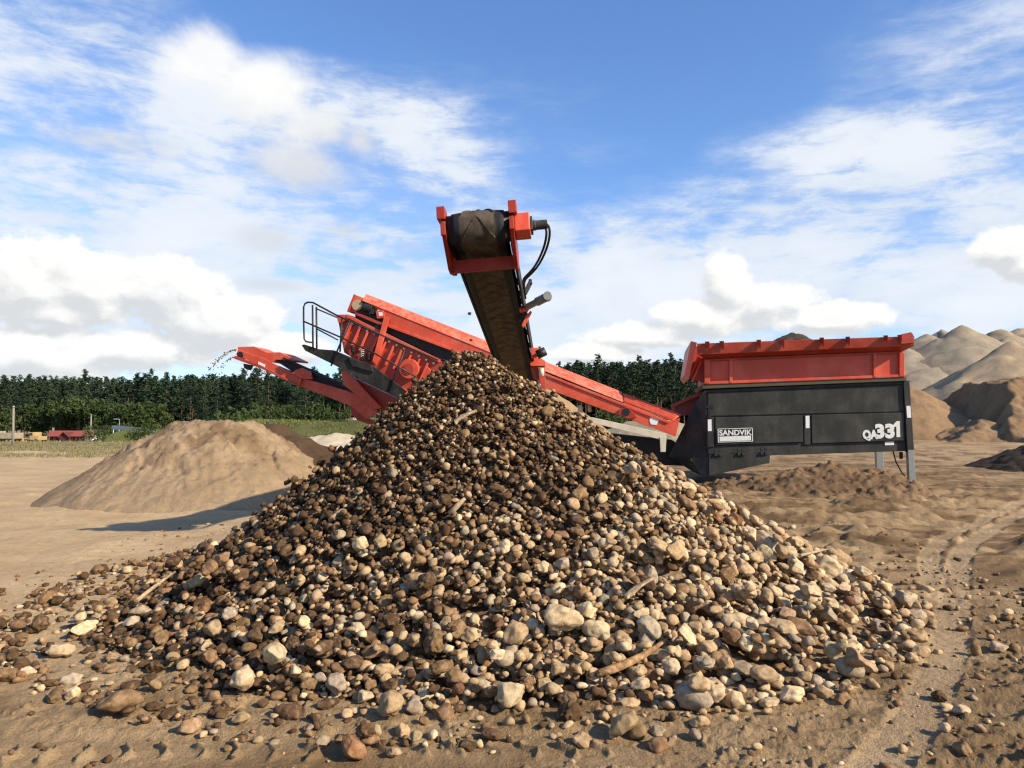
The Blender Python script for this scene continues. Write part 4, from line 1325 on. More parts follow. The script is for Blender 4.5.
def belt_mat():
    m, t = material("dusty_belt_rubber")
    sp = t.n("ShaderNodeSeparateXYZ"); t.nt.links.new(t.obj(), sp.inputs[0])
    n = t.noise(t.obj(), 7, 6, 0.65); n2 = t.noise(t.obj(), 40, 3)
    e = t.m("ADD", t.m("ABSOLUTE", sp.outputs[0]), t.m("MULTIPLY", t.m("SUBTRACT", n, 0.5), 0.10))
    f = t.sstep(e, 0.165, 0.205)
    c = t.mix(f, t.mix(t.sstep(n, 0.3, 0.7), (0.038, 0.028, 0.018), (0.105, 0.080, 0.052)), (0.011, 0.012, 0.015))
    t.bsdf(c, 0.75, 0.25, 0, n2, 0.3, 0.01)
    return m


def belt_obj():
    prof = [(8.0, RD)] + [(t, RD) for t in np.arange(7.5, 0, -0.5)]
    prof += [(-RD * math.sin(a), RD * math.cos(a)) for a in np.linspace(0, math.pi, 25)]
    prof += [(t, -RD) for t in np.arange(0.5, 8.1, 0.5)]
    xs = np.linspace(-HWB, HWB, 13); V = []; F = []
    for (t, n) in prof:
        for x in xs:
            crown = -0.018 * (abs(x) / HWB) ** 2
            V.append((x, t + (crown * (t / RD) if t < 0 else 0), n + crown * (n / RD)))
    m = len(xs)
    for i in range(len(prof) - 1):
        for j in range(m - 1): F.append((i * m + j, i * m + j + 1, (i + 1) * m + j + 1, (i + 1) * m + j))
    nv = len(V)
    # raised V ribs on the outer side, wrapping the drum
    def at(x, s, h):
        L0 = 3.0
        if s < L0: return (x, L0 - s, RD + h)
        a = (s - L0) / RD
        if a < math.pi: return (x, -(RD + h) * math.sin(a), (RD + h) * math.cos(a))
        return (x, s - L0 - RD * math.pi, -RD - h)
    V2 = []; F2 = []
    for k in range(16):
        s0 = 2.5 + k * 0.30 + 0.42
        for sg in (-1, 1):
            b0 = len(V2)
            for u in np.linspace(0.01, 0.17, 7):
                for ds, h in ((-0.007, -0.012), (-0.004, 0.012), (0.004, 0.012), (0.007, -0.012)):
                    V2.append(at(sg * u, s0 + u * 1.5 + ds, h))
            for q in range(6):
                for e in range(3): F2.append(tuple(b0 + z for z in (q * 4 + e, q * 4 + e + 1, q * 4 + e + 5, q * 4 + e + 4)))
    me = bpy.data.meshes.new("belt"); me.from_pydata(V + V2, [], F + [tuple(nv + i for i in f) for f in F2])
    me.polygons.foreach_set("use_smooth", [True] * len(F) + [False] * len(F2)); me.update()
    me.materials.append(belt_mat())
    o = link("belt", me, over)
    M = Matrix((bx_, ax, bn)).transposed().to_4x4(); M.translation = HD - ROOT
    o.matrix_local = M
    s = o.modifiers.new("thick", "SOLIDIFY"); s.thickness = 0.012; s.offset = 0
    return o


belt_obj()
part(MB().tube([Lc(-0.33, 0, 0), Lc(0.33, 0, 0)], 0.16, 24), "head_drum", BLACK, over, 0, True)
part(MB().tube([Lc(-0.37, 0, 0), Lc(0.37, 0, 0)], 0.035, 12), "drum_shaft", STEEL, over, 0, True)
for sx in (-1, 1):
    sp = MB()
    x0, x1 = sx * 0.33, sx * 0.375
    q = [Lc(x0, -0.16, 0.05), Lc(x0, 0.05, 0.16), Lc(x0, 0.7, 0.02), Lc(x0, 0.62, -0.26), Lc(x0, 0.34, -0.345), Lc(x0, 0.22, -0.345), Lc(x0, -0.16, -0.10)]
    sp.prism(q, bx_ * (x1 - x0))
    side = part(sp, "side_plate", REDK, over, 0.006)
    sp = MB(); sp.prism([Lc(x0, -0.20, 0.06), Lc(x0, -0.20, 0.20), Lc(x0, -0.02, 0.22), Lc(x0, 0.06, 0.10)], bx_ * (sx * 0.085))
    part(sp, "tensioner_bracket", REDK, over, 0.006)
    part(MB().prism([Lc(x0, -0.20, -0.12), Lc(x0, -0.20, 0.02), Lc(x0, -0.16, 0.02), Lc(x0, -0.16, -0.12)], bx_ * (sx * 0.05)), "plate_lip", REDK, over)
cb = MB(); cb.prism([Lc(-0.372, 0.27, -0.355), Lc(0.372, 0.27, -0.355), Lc(0.372, 0.27, -0.215), Lc(-0.372, 0.27, -0.215)], ax * 0.05)
part(cb, "head_crossbar", REDK, over)
gb = MB(); gb.prism([Lc(0.378, -0.10, -0.10), Lc(0.54, -0.10, -0.10), Lc(0.54, -0.10, 0.10), Lc(0.378, -0.10, 0.10)], ax * 0.26)
part(gb, "gearbox", RED, over, 0.012)
mo = MB(); mo.tube([Lc(0.535, 0.03, 0), Lc(0.59, 0.03, 0), Lc(0.60, 0.03, 0), Lc(0.72, 0.03, 0)], [0.055, 0.055, 0.05, 0.05], 16); mo.box(Lc(0.555, 0.03, 0), (0.012, 0.075, 0.075), Matrix((bx_, ax, bn)).transposed())
part(mo, "hydraulic_motor", GREY, over, 0.004)
for d in (0, 0.035):
    path = [Lc(0.70 - d, 0.0, 0.0), Lc(0.735 - d, 0.02, -0.02), Lc(0.745 - d, 0.05, -0.10), Lc(0.70 - d, 0.2, -0.20), Lc(0.60 - d, 0.5, -0.26), Lc(0.50 - d, 0.85, -0.22), Lc(0.42 - d, 1.2, -0.14), Lc(0.37, 1.6, -0.06), Lc(0.365, 2.6, 0.0)]
    q = []
    for i in range(len(path) - 1):
        for u in (0, 0.33, 0.66): q.append(path[i].lerp(path[i + 1], u))
    for _ in range(3): q = [q[0]] + [q[i] * 0.5 + (q[i - 1] + q[i + 1]) * 0.25 for i in range(1, len(q) - 1)] + [q[-1]]
    part(MB().tube(q, 0.013, 8), "hydraulic_hose", RUB, over, 0, True)
# roller carriers along the right-hand side
for t in (2.0, 5.3):
    c = Lc(0.37, t, -0.02); k = MB()
    k.bar(c, c + bx_ * 0.09 + bn * 0.16, 0.05, 0.03); k.bar(c + ax * 0.12, c + ax * 0.12 + bx_ * 0.09 + bn * 0.16, 0.05, 0.03)
    k.bar(c + bx_ * 0.08 + bn * 0.15, c + ax * 0.12 + bx_ * 0.08 + bn * 0.15, 0.04, 0.04); k.bar(c - bx_ * 0.06, c + ax * 0.12 - bx_ * 0.06, 0.04, 0.05)
    part(k, "roller_carrier", BLACK, over, 0.004)
# folding ram with its red bracket
b0 = P(523, 309, 10.4); b1 = P(547.5, 296.5, 10.2)
part(MB().tube([b0.lerp(b1, 0.15), b0.lerp(b1, 0.55), b0.lerp(b1, 0.56), b0.lerp(b1, 0.9)], [0.045, 0.045, 0.06, 0.06], 14), "ram_cylinder", STEEL, over, 0.004, True)
part(MB().tube([b1 + Vector((0, -0.06, 0.0)), b1 + Vector((0, 0.06, 0))], 0.062, 16), "ram_eye", STEEL, over, 0.004)
part(MB().pp([(517.5, 307.5), (526, 304.5), (529.5, 308.5), (527.5, 311), (519, 313)], 10.35, 0.12), "ram_bracket", RED, over)
part(MB().pp([(521.5, 325), (525.5, 316), (530.5, 310.5), (532, 312), (527.5, 321), (523.5, 327.5)], 10.4, 0.10), "ram_strut", RED, over)
part(MB().pp([(519.5, 315), (527, 311.5), (528, 314), (522, 322), (520, 320)], 10.45, 0.08), "ram_plate", BLACK, over)
part(MB().pp([(530.5, 348), (539, 347.6), (540.5, 355.5), (531.5, 357.5)], 12.2, 0.2), "carrier_plate", RED, over)
part(MB().tube([P(537, 355, 12.1), P(545.5, 351, 12.1)], 0.07, 10), "carrier_roller", BLACK, over, 0, True)
# supporting frame at the machine
sf = MB(); sf.pp([(500, 361), (540, 357.4), (545.5, 361), (545.5, 366), (500, 366)], 13.2, 0.25)
part(sf, "support_beam", RED, over)
sf = MB(); sf.pp([(537.5, 366.5), (545, 366.5), (546, 391.5), (541, 392.5)], 13.22, 0.18); sf.pp([(530, 366.5), (537, 366.5), (541, 380), (534, 379)], 13.3, 0.1)
part(sf, "support_post", REDD, over)
part(MB().tube([P(541.5, 368, 13.15), P(541.5, 376, 13.15)], 0.045, 10), "support_pin", CREAM, over, 0, True)
part(MB().bar(P(535, 393, 13.1), P(540, 384, 13.1), 0.05, 0.05), "support_strut", STEEL, over)
for i, (x, t) in enumerate(((-0.05, 0.02), (0.0, -0.01), (0.05, 0.03))):
    o = link("stone", BIGMESH[5 + i]); o.location = Lc(x, t, RD + 0.02); o.scale = (0.028, 0.024, 0.018); o.color = (0.09, 0.065, 0.045, 1)
    tag(o, f"tiny dark stone riding over the belt's head drum, {('leftmost', 'middle', 'rightmost')[i]} of three", "stone", "stones riding on the belt")

# falling sand from the thin conveyor
pts = []
for k in range(140):
    f = RNG.random(); b = k % 3
    x = 236 - 28 * f if b < 2 else 233 - 14 * f; y = (350 + 2 * f + 22 * f * f) if b < 2 else 358 + 16 * f * f
    pts.append((P(x + RNG.normal(0, 0.5 + 1.2 * f), y + RNG.normal(0, 0.4 + 1.6 * f), YC + RNG.uniform(0.1, 0.7)), RNG.uniform(0.006, 0.017)))
V1, F1 = VAR[1][17]
me = np_mesh("falling_sand", np.concatenate([V1 * r + np.array(p) for p, r in pts]), np.concatenate([F1 + i * len(V1) for i in range(len(pts))]), True, {"tone": ("POINT", np.tile((0.13, 0.09, 0.055), (len(pts) * len(V1), 1)))})
me.materials.append(STONE_T)
tag(link("falling_sand", me), "dark sand flung off the tip of the thin red conveyor", "sand", None, "stuff")

# ------------------------------------------------------------------ trees


def quads_mesh(name, C, U, W, mat):
    """leaf faces: centre C, half axes U, W"""
    n = len(C)
    V = np.stack([C - U - W, C + U - W * 0.4, C + U * 0.7 + W, C - U * 0.8 + W * 0.7], 1).reshape(-1, 3)
    me = np_mesh(name, V, np.arange(4 * n).reshape(-1, 4), False); me.materials.append(mat)
    return me


def rand_dirs(r, n, flat=1.0):
    d = r.normal(size=(n, 3)); d[:, 2] *= flat
    return d / np.linalg.norm(d, axis=1)[:, None]


def pine_leaves(seed, h=15.0, kind=0):
    r = np.random.default_rng(seed)
    C = []
    base = h * (r.uniform(0.30, 0.5) if kind == 0 else r.uniform(0.08, 0.18))
    nb = 42 if kind == 0 else 60
    for k in range(nb):
        f = (k + r.random()) / nb; z = base + (h - base) * f
        if kind == 0: L = 2.1 * (1 - f) ** 0.8 * (0.35 + 0.65 * min(1, f * 4 + 0.2)) * r.uniform(0.6, 1.15) + 0.2
        else: L = 2.9 * (1 - f) ** 0.85 * r.uniform(0.7, 1.1) + 0.15
        a = r.uniform(0, 2 * math.pi); m = int(14 + 20 * (L / 2.4))
        u = r.random(m) ** 0.6
        lift = (0.35 if kind == 0 else -0.25) * u * L * 0.5
        c = np.stack([np.cos(a) * u * L, np.sin(a) * u * L, z + lift], -1) + r.normal(0, 0.20 + 0.10 * L / 2.4, (m, 3)) * np.array((1, 1, 0.6))
        C.append(c)
    C = np.concatenate(C); n = len(C)
    U = rand_dirs(r, n, 0.35) * r.uniform(0.13, 0.34, n)[:, None]; W = rand_dirs(r, n, 0.8) * r.uniform(0.08, 0.19, n)[:, None]
    return C, U, W


def trunk_mb(h, r0, seed, branches=4, f0=0.25):
    rr = random.Random(seed); mb = MB()
    lean = Vector((rr.uniform(-.25, .25), rr.uniform(-.25, .25), 0))
    path = [lean * (t * t) + Vector((0, 0, h * t)) for t in (0, .2, .4, .6, .8, .97)]
    mb.tube(path, [r0, r0 * .85, r0 * .7, r0 * .5, r0 * .3, r0 * .08], 7)
    for k in range(branches):
        t = f0 + (0.9 - f0) * (k + rr.random()) / branches; a = rr.uniform(0, 6.28); p = lean * (t * t) + Vector((0, 0, h * t)); L = 1.3 * (1.05 - t) + 0.3
        mb.tube([p, p + Vector((math.cos(a) * L * .6, math.sin(a) * L * .6, .25)), p + Vector((math.cos(a) * L, math.sin(a) * L, .3))], [r0 * .25, r0 * .15, r0 * .05], 5)
    return mb


def broad_leaves(seed, h, w, n=900):
    r = np.random.default_rng(seed)
    lobes = [(np.array((r.normal(0, w * .33), r.normal(0, w * .33), h * r.uniform(0.25, 0.85))), w * r.uniform(0.28, 0.5)) for _ in range(11)]
    C = []
    for c, s in lobes:
        d = rand_dirs(r, n // 11) * (r.random((n // 11, 1)) ** 0.4) * s
        C.append(c + d * np.array((1, 1, 0.8)))
    C = np.concatenate(C); C[:, 2] = np.clip(C[:, 2], 0.05 * h, h)
    m = len(C); k = 0.035 * h + 0.06
    return C, rand_dirs(r, m) * r.uniform(.6, 1.3, m)[:, None] * k, rand_dirs(r, m) * r.uniform(.5, 1.1, m)[:, None] * k * .7


def proto(name, leaves, mat, trunk, bark):
    lm = quads_mesh("crown", *leaves, mat)
    tmb = trunk; me = bpy.data.meshes.new("trunk"); me.from_pydata([tuple(v) for v in tmb.v], [], tmb.f); me.materials.append(bark); me.update()
    return name, lm, me


PINES = [proto("pine_tree", pine_leaves(200 + i, 15, 0), NEEDLE, trunk_mb(15, 0.2, i, 5), BARK) for i in range(6)]
SPRUCES = [proto("spruce_tree", pine_leaves(300 + i, 15, 1), NEEDLE, trunk_mb(15, 0.2, 20 + i, 3, 0.5), BARKD) for i in range(3)]
BROADS = [proto("broadleaf_tree", broad_leaves(400 + i, 7.0, 4.0, 1700), LEAF, trunk_mb(6, 0.16, 40 + i, 5), BARKD) for i in range(4)]
BUSHES = [proto("bush", broad_leaves(500 + i, 2.2, 2.2, 700), LEAF, trunk_mb(1.6, 0.05, 60 + i, 5, .1), BARKD) for i in range(3)]


def plant(pr, x, y, s, label, cat, group, sz_=1.0, sink=0.1):
    name, lm, tm = pr
    z = float(ground_z(np.array([x]), np.array([y]), False)[0]) - sink
    e = empty(name, (x, y, z)); e.rotation_euler = (0, 0, random.uniform(0, 6.28)); wd_ = s * random.uniform(0.8, 1.35); e.scale = (wd_, wd_, s * sz_)
    tag(e, label, cat, group)
    c = link("crown", lm, e); t = link("trunk", tm, e)
    return e


def region(px):
    if px < 45: return "left of the red-roofed house"
    if px < 110: return "behind the red-roofed house"
    if px < 215: return "behind the brown sand mound"
    if px < 410: return "under the thin red conveyor"
    return "between the stone pile and the red hopper"


def top_line(px):
    return np.interp(px, [-80, 0, 60, 130, 210, 260, 330, 420, 560, 620, 690, 760], [372, 374, 375, 376, 373, 374, 372, 366, 363, 360, 358, 358])


# front row of the wood: single trees
k = 0
for px in np.concatenate([np.arange(-30, 415, 6.6), np.arange(545, 712, 6.2)]):
    Y = random.uniform(158, 178); X = (px + random.uniform(-3, 3) - 512) / FPX * Y
    gz = float(ground_z(np.array([X]), np.array([Y]), False)[0])
    ztop = P(px, top_line(px), Y).z + random.uniform(-3.2, 1.5)
    sp = px < 420 and random.random() < 0.22
    s = (ztop - gz) / 15.0
    pr = random.choice(SPRUCES if sp else PINES)
    if sp:
        plant(pr, X, Y - 4, s * random.uniform(0.7, 0.95), f"dark spruce with drooping boughs {region(px)}", "spruce tree", "trees along the forest edge")
    else:
        plant(pr, X, Y, s, f"tall dark green pine with bare lower trunk {region(px)}", "pine tree", "trees along the forest edge")
# the wood behind: one mass
acc, accU, accW = [], [], []
for px in np.arange(-200, 860, 4.2):
    for row in range(4):
        Y = random.uniform(182 + row * 9, 191 + row * 9); X = (px + random.uniform(-3, 3) - 512) / FPX * Y
        s = (P(px, top_line(px), Y).z + random.uniform(-2.8, -0.2) + 1.2) / 15
        C, U, W = pine_leaves(1000 + random.randrange(40), 15, 0 if random.random() < (.85 if row < 2 else -1) else 1)
        keep = RNG.random(len(C)) < (0.55 if row else 0.8)
        a = random.uniform(0, 6.28); ca, sa = math.cos(a), math.sin(a); Rz = np.array(((ca, -sa, 0), (sa, ca, 0), (0, 0, 1)))
        acc.append(C[keep] @ Rz.T * s + np.array((X, Y, -1.2))); accU.append(U[keep] * s * 1.25); accW.append(W[keep] * s * 1.25)
fm = quads_mesh("forest", np.concatenate(acc), np.concatenate(accU), np.concatenate(accW), NEEDLE)
tag(link("forest", fm), "dense dark pine wood closing off the far side of the yard", "forest", None, "stuff")

# broad-leaved trees and bushes in front of the wood
BL = [(-20, 150, 8.5), (8, 146, 7.5), (38, 150, 9.0), (62, 148, 9.8), (80, 146, 10.5), (98, 144, 9.5), (118, 142, 8.5), (136, 140, 8.0), (150, 143, 9.0), (164, 146, 6.5)]
wordsB = ["outermost at the frame edge", "behind the parked beige truck", "beside the house's left gable end", "over the house's left roof half", "over the house's roof ridge", "over the house's right roof half", "behind the street lamp", "above the grey guard rail", "rising over the mound's left shoulder", "lowest one beside the mound"]
for (px, Y, h), wd in zip(BL, wordsB):
    X = (px - 512) / FPX * Y
    plant(random.choice(BROADS), X, Y, h * 0.8 / 7.0, f"light green broadleaf tree {wd}", "broadleaf tree", "broadleaf trees before the forest", 1.0)
BU = [(114, 424, 118, 3.2, "tall light green bush right of the red-roofed house"), (140, 433, 100, 2.4, "green bush on the rise below the guard rail"), (228, 408, 90, 4.0, "round green bush left of three behind the mound's crest"), (241, 414, 92, 3.0, "middle low bush of three behind the mound's crest"),
      (248, 402, 95, 5.0, "tallest rounded bush behind the mound's crest"), (274, 412, 68, 1.7, "small shrub on the green bank behind dark crest"), (296, 414, 67, 1.9, "shrub in the middle of the green bank"), (322, 413, 66, 2.2, "olive shrub on the bank left of pale heap"), (345, 424, 60, 1.2, "low shrub at the foot of pale heap"), (98, 440, 70, 1.6, "yellowish bush at the grass strip's right end"), (640, 436, 60, 2.2, "green bush behind the cream beam"), (610, 425, 70, 2.6, "dark bush seen under the feed conveyor")]
for px, py, Y, h, lab in BU:
    X = (px - 512) / FPX * Y
    e = plant(random.choice(BUSHES), X, Y, h / 2.2, lab, "bush", "bushes beyond the mound")
    if 55 < Y < 70 and px > 250: e.location.z = float(f_bank(np.array([X]), np.array([Y]))[0]) - 0.1

# grass


def grass(name, n, xs, ys, zf, hmin, hmax, mat, label, mask=None):
    X = RNG.uniform(*xs, n); Y = RNG.uniform(*ys, n)
    if mask is not None:
        k = mask(X, Y); X, Y = X[k], Y[k]
    n = len(X); Z = zf(X, Y); hh = RNG.uniform(hmin, hmax, n); a = RNG.uniform(0, 6.28, n); w = hh * 0.35
    dx, dy = np.cos(a) * w, np.sin(a) * w; lx, ly = RNG.normal(0, 0.25, n) * hh, RNG.normal(0, .25, n) * hh
    V = np.stack([np.stack([X - dx, Y - dy, Z - 0.03], -1), np.stack([X + dx, Y + dy, Z - 0.03], -1), np.stack([X + lx, Y + ly, Z + hh], -1)], 1).reshape(-1, 3)
    me = np_mesh(name, V, np.arange(3 * n).reshape(-1, 3), False); me.materials.append(mat)
    return tag(link(name, me), label, "grass", None, "stuff")


grass("grass", 60000, (-48, -14), (34, 62), lambda x, y: ground_z(x, y, False), 0.03, 0.13, GRASSM, "dry yellow-green grass strip left beyond the yard", lambda x, y: (fbm(x * .25, y * .25, 3, 8) > -0.25) & (x / y < -0.42))
grass("grass", 70000, (-34, 22), (54, 79), lambda x, y: f_bank(x, y), 0.04, 0.16, GRASSB, "green grass on the bank beyond the sand mound", lambda x, y: (f_bank(x, y) > ground_z(x, y, False) + 0.2) & (fbm(x * .3, y * .3, 3, 3) > -0.35))
grass("grass", 12000, (-90, -30), (62, 128), lambda x, y: ground_z(x, y, False), 0.08, 0.22, GRASSM, "rough far meadow before the red-roofed house", lambda x, y: (fbm(x * .12, y * .12, 3, 8) > 0.05) & (x / y < -0.4))

# ------------------------------------------------------------------ far buildings, poles and vehicles
YB = 128.0
hb = P(68, 441.5, YB); hs = empty("red_roofed_house", (hb.x, YB, hb.z)); tag(hs, "low dark-red house with a red tin roof at the forest edge", "house")


def hp(mb, name, mat, parent=None): return mb.build(name, mat, parent or hs, hb, 0.01)


def bxp(x0, x1, y0, y1, Y, d): return MB().pp([(x0, y0), (x1, y0), (x1, y1), (x0, y1)], Y, d)


wall = hp(bxp(50, 84, 435.5, 442, YB, 6), "wall", WALLR)
ro = MB(); ro.loft([P(45.5, 436.4, YB - .6), P(95.5, 436.4, YB - .6), P(95.5, 436.4, YB + 6.6), P(45.5, 436.4, YB + 6.6)], [P(51, 430.6, YB + 3), P(90, 430.6, YB + 3), P(90, 430.6, YB + 3.1), P(51, 430.6, YB + 3.1)])
roof = hp(ro, "roof", ROOFR)
hp(MB().box(P(53.2, 430, YB + 3), (0.12, 0.12, 0.4)), "chimney", POLE, roof)
gb = MB(); gb.prism([P(58.5, 436.8, YB - 1), P(63, 432, YB - 1), P(68.5, 436.8, YB - 1), P(67.5, 441.8, YB - 1), P(59.5, 441.8, YB - 1)], (0, 3, 0)); hp(gb, "gable_porch", WALLR)
gb = MB()
for a, b in (((57, 437.2), (63, 431.2)), ((63, 431.2), (70, 437.2))): gb.loft([P(*a, YB - 1.4), P(*b, YB - 1.4), P(b[0], b[1] + .9, YB - 1.4), P(a[0], a[1] + .9, YB - 1.4)], [P(*a, YB + 2), P(*b, YB + 2), P(b[0], b[1] + .9, YB + 2), P(a[0], a[1] + .9, YB + 2)])
hp(gb, "porch_roof", ROOFR)
for x in (53.5, 71, 75, 79):
    w_ = hp(bxp(x, x + 1.8, 437.6, 440, YB - 0.03, 0.05), "window", PALE); hp(bxp(x + .25, x + 1.55, 437.9, 439.7, YB - 0.05, 0.03), "pane", GLASS, w_)
hp(bxp(62, 64.6, 437.8, 441.7, YB - 1.04, 0.05), "door", GLASS)
hp(bxp(84, 91, 435.5, 442, YB + 0.2, 4), "annex_wall", PALE)


def far_thing(name, px, py, Y, label, cat, group=None):
    p = P(px, py, Y); p.z = min(p.z, p.z); e = empty(name, p); tag(e, label, cat, group); return e, p


def pole(px, y0, y1, Y, r, label, name="utility_pole", head=True):
    a, b = P(px - 0.8, y1, Y), P(px, y0, Y); gz = float(ground_z(np.array([a.x]), np.array([Y]), False)[0])
    e = empty(name, (a.x, Y, gz)); tag(e, label, "pole", "utility poles on the left")
    off = Vector((a.x, Y, gz)); a.z = gz - 0.2
    MB().tube([a, b], r, 10, r * .75).build("shaft", POLE, e, off, 0, True)
    MB().tube([b, b + Vector((0, 0, 0.12))], r * 1.1, 10, r * .6).build("cap", STEEL, e, off, 0, True)
    return e


pole(13.6, 407.5, 447.5, 52, 0.085, "weathered wooden pole standing in grass at the left frame edge")
pole(91.2, 415.5, 440, 100, 0.11, "grey pole rising in front of the house's right end")
lp = P(119.5, 436, 120); lgz = float(ground_z(np.array([lp.x]), np.array([120.0]), False)[0]); le = empty("street_lamp", (lp.x, 120, lgz)); tag(le, "small street lamp above the guard rail near forest", "street lamp")
lo = Vector((lp.x, 120, lgz)); lt_ = P(119.5, 419.5, 120)
MB().tube([lo, lt_], 0.09, 8, 0.06).build("post", STEEL, le, lo, 0, True)
MB().tube([lt_, lt_ + Vector((-0.4, -0.1, 0.1)), lt_ + Vector((-0.7, -0.1, 0.05))], 0.05, 8).build("arm", STEEL, le, lo, 0, True)
MB().box(lt_ + Vector((-0.6, -0.1, 0.06)), (0.25, 0.15, 0.08)).build("lamp_head", STEEL, le, lo, 0.03)
ga, gb_ = P(112, 427.4, 116), P(151, 430.5, 108); gr = empty("guard_rail", (ga.x, 116, ga.z - 1.1)); tag(gr, "long grey guard rail right of the house, running behind the mound", "guard rail")
go = Vector((ga.x, 116, ga.z - 1.1)); MB().bar(ga, gb_, 0.12, 0.55).build("rail", plain("grey_galvanised", (0.42, 0.43, 0.42), 0.6), gr, go, 0.02)
for f in np.linspace(0.03, 0.97, 7):
    c = ga.lerp(gb_, f); MB().tube([c + Vector((0, 0.1, 0.2)), c + Vector((0, 0.1, -2.2))], 0.08, 6).build("post", STEEL, gr, go, 0, True)
# rise that carries the rail
xs0 = (gb_.x + ga.x) / 2 + 3.0


def f_rise(X, Y): return ground_z(X, Y, False) + np.minimum(np.minimum(1.9, 0.5 * (8 - np.abs(Y - 112))), 0.5 * (5.5 - np.abs(X - xs0))) + 0.1 * fbm(X * .4, Y * .4, 3, 2)


heap("bank", xs0 - 12, xs0 + 12, 102, 122, 0.5, f_rise, (0.12, 0.13, 0.04), SOILFAR, None, None, None, "structure")


def loader(px, py, Y, L, mat, label, truck=False):
    p = P(px, py, Y); gz = float(ground_z(np.array([p.x]), np.array([Y]), False)[0]); o = Vector((p.x, Y, gz))
    e = empty("parked_truck" if truck else "wheel_loader", o); tag(e, label, "truck" if truck else "wheel loader", None)
    k = L / 6.0; r = 0.55 * k
    def b(name, x0, x1, z0, z1, m, parent=e, y0=-1.1, y1=1.1): return MB().box(o + Vector(((x0 + x1) / 2 * k, (y0 + y1) / 2, (z0 + z1) / 2 * k)), ((x1 - x0) / 2 * k, (y1 - y0) / 2, (z1 - z0) / 2 * k)).build(name, m, parent, o, 0.06)
    if truck:
        b("chassis", -3, 3, 0.7, 0.95, BLACK); cab = b("cab", -3, -1.5, 0.95, 2.9, mat); b("windscreen", -2.9, -1.7, 1.9, 2.6, GLASS, cab, -1.12, -1.09); b("dump_body", -1.3, 3, 1.0, 2.5, mat)
        wheels = (-2.3, 1.2, 2.3)
    else:
        b("body", -0.4, 2.4, 0.8, 2.0, mat); cab = b("cab", -0.5, 0.7, 2.0, 3.2, mat); b("windscreen", -0.35, 0.55, 2.2, 3.0, GLASS, cab, -1.12, -1.09)
        b("arm", -2.2, -0.4, 1.0, 1.3, mat); b("bucket", -3.0, -2.1, 0.3, 1.3, mat, e, -1.3, 1.3); wheels = (-1.1, 1.6)
    for x in wheels:
        for sy in (-1, 1):
            c = o + Vector((x * k, sy * 1.05, r)); w = MB().tube([c + Vector((0, -0.2, 0)), c + Vector((0, 0.2, 0))], r, 16).build("wheel", RUB, e, o, 0.04)
            MB().tube([c + Vector((0, -0.22, 0)), c + Vector((0, 0.22, 0))], r * .45, 12).build("rim", mat, w, o, 0.02)


loader(35, 441.5, 118, 3.0, YEL, "yellow wheel loader parked between the truck and red-roofed house")
loader(7, 442.5, 116, 3.6, BEIGE, "beige tipper truck parked at the far left by forest", True)

# ------------------------------------------------------------------ sky, clouds, sun
AZ_SUN, EL_SUN = 120.0, 31.0
w = bpy.data.worlds.new("World"); SC.world = w; w.use_nodes = True
t = NT(w.node_tree)
sky = t.n("ShaderNodeTexSky", sky_type="NISHITA", sun_disc=False, sun_elevation=R(EL_SUN), sun_rotation=R(AZ_SUN), altitude=100, air_density=1.0, dust_density=0.6, ozone_density=2.2)
gen = t.n("ShaderNodeTexCoord").outputs["Generated"]
sp = t.n("ShaderNodeSeparateXYZ"); t.nt.links.new(gen, sp.inputs[0])
AZ = t.m("MULTIPLY", t.m("ARCTAN2", sp.outputs[0], sp.outputs[1]), 180 / math.pi)
EL = t.m("MULTIPLY", t.m("ARCSINE", sp.outputs[2]), 180 / math.pi)


def ang(px, py):
    d = (P(px, py, 10) - Vector((0, 0, CAM_H))).normalized()
    return math.degrees(math.atan2(d.x, d.y)), math.degrees(math.asin(d.z))


def blob(az, el, a, e, ra, re_):
    dx = t.m("DIVIDE", t.m("SUBTRACT", az, a), ra); dy = t.m("DIVIDE", t.m("SUBTRACT", el, e), re_)
    return t.m("SUBTRACT", 1.0, t.m("SQRT", t.m("ADD", t.m("MULTIPLY", dx, dx), t.m("MULTIPLY", dy, dy))))


# heaped clouds: (px, py, half width px, half height px)
CUM = [(85, 285, 75, 45), (160, 290, 60, 42), (30, 290, 60, 40), (55, 312, 60, 16), (40, 355, 75, 32), (215, 325, 65, 30), (130, 348, 80, 24), (285, 350, 60, 20),
       (727, 290, 30, 34), (768, 303, 42, 24), (700, 315, 60, 24), (830, 320, 60, 16), (640, 335, 70, 18), (1003, 250, 42, 22), (1035, 262, 40, 22), (600, 352, 60, 12)]
CUM = [(*ang(x, y), a / 13.4, b / 13.4) for x, y, a, b in CUM]


def cumulus(daz, del_):
    az = t.m("ADD", AZ, daz); el = t.m("ADD", EL, del_)
    v = t.comb(t.m("MULTIPLY", az, 0.016), t.m("MULTIPLY", el, 0.022), 0.37)
    n = t.noise(v, 9.0, 7, 0.56, 0.25); n2 = t.noise(v, 30.0, 5, 0.6)
    acc = None
    for a, e, ra, re_ in CUM:
        b = blob(az, el, a, e, ra, re_)
        acc = b if acc is None else t.m("SMOOTH_MAX", acc, b, 0.25)
    acc = t.m("ADD", acc, t.m("MULTIPLY", t.m("SUBTRACT", n, 0.5), 1.5))
    return t.m("ADD", acc, t.m("MULTIPLY", t.m("SUBTRACT", n2, 0.5), 0.85))


D0 = cumulus(0.0, 0.0); D1 = cumulus(0.55, 0.95)
cmask = t.sstep(D0, 0.02, 0.30)
lit = t.sstep(t.m("SUBTRACT", D0, D1), -0.34, 0.30)
thick = t.sstep(D0, 0.25, 1.1)
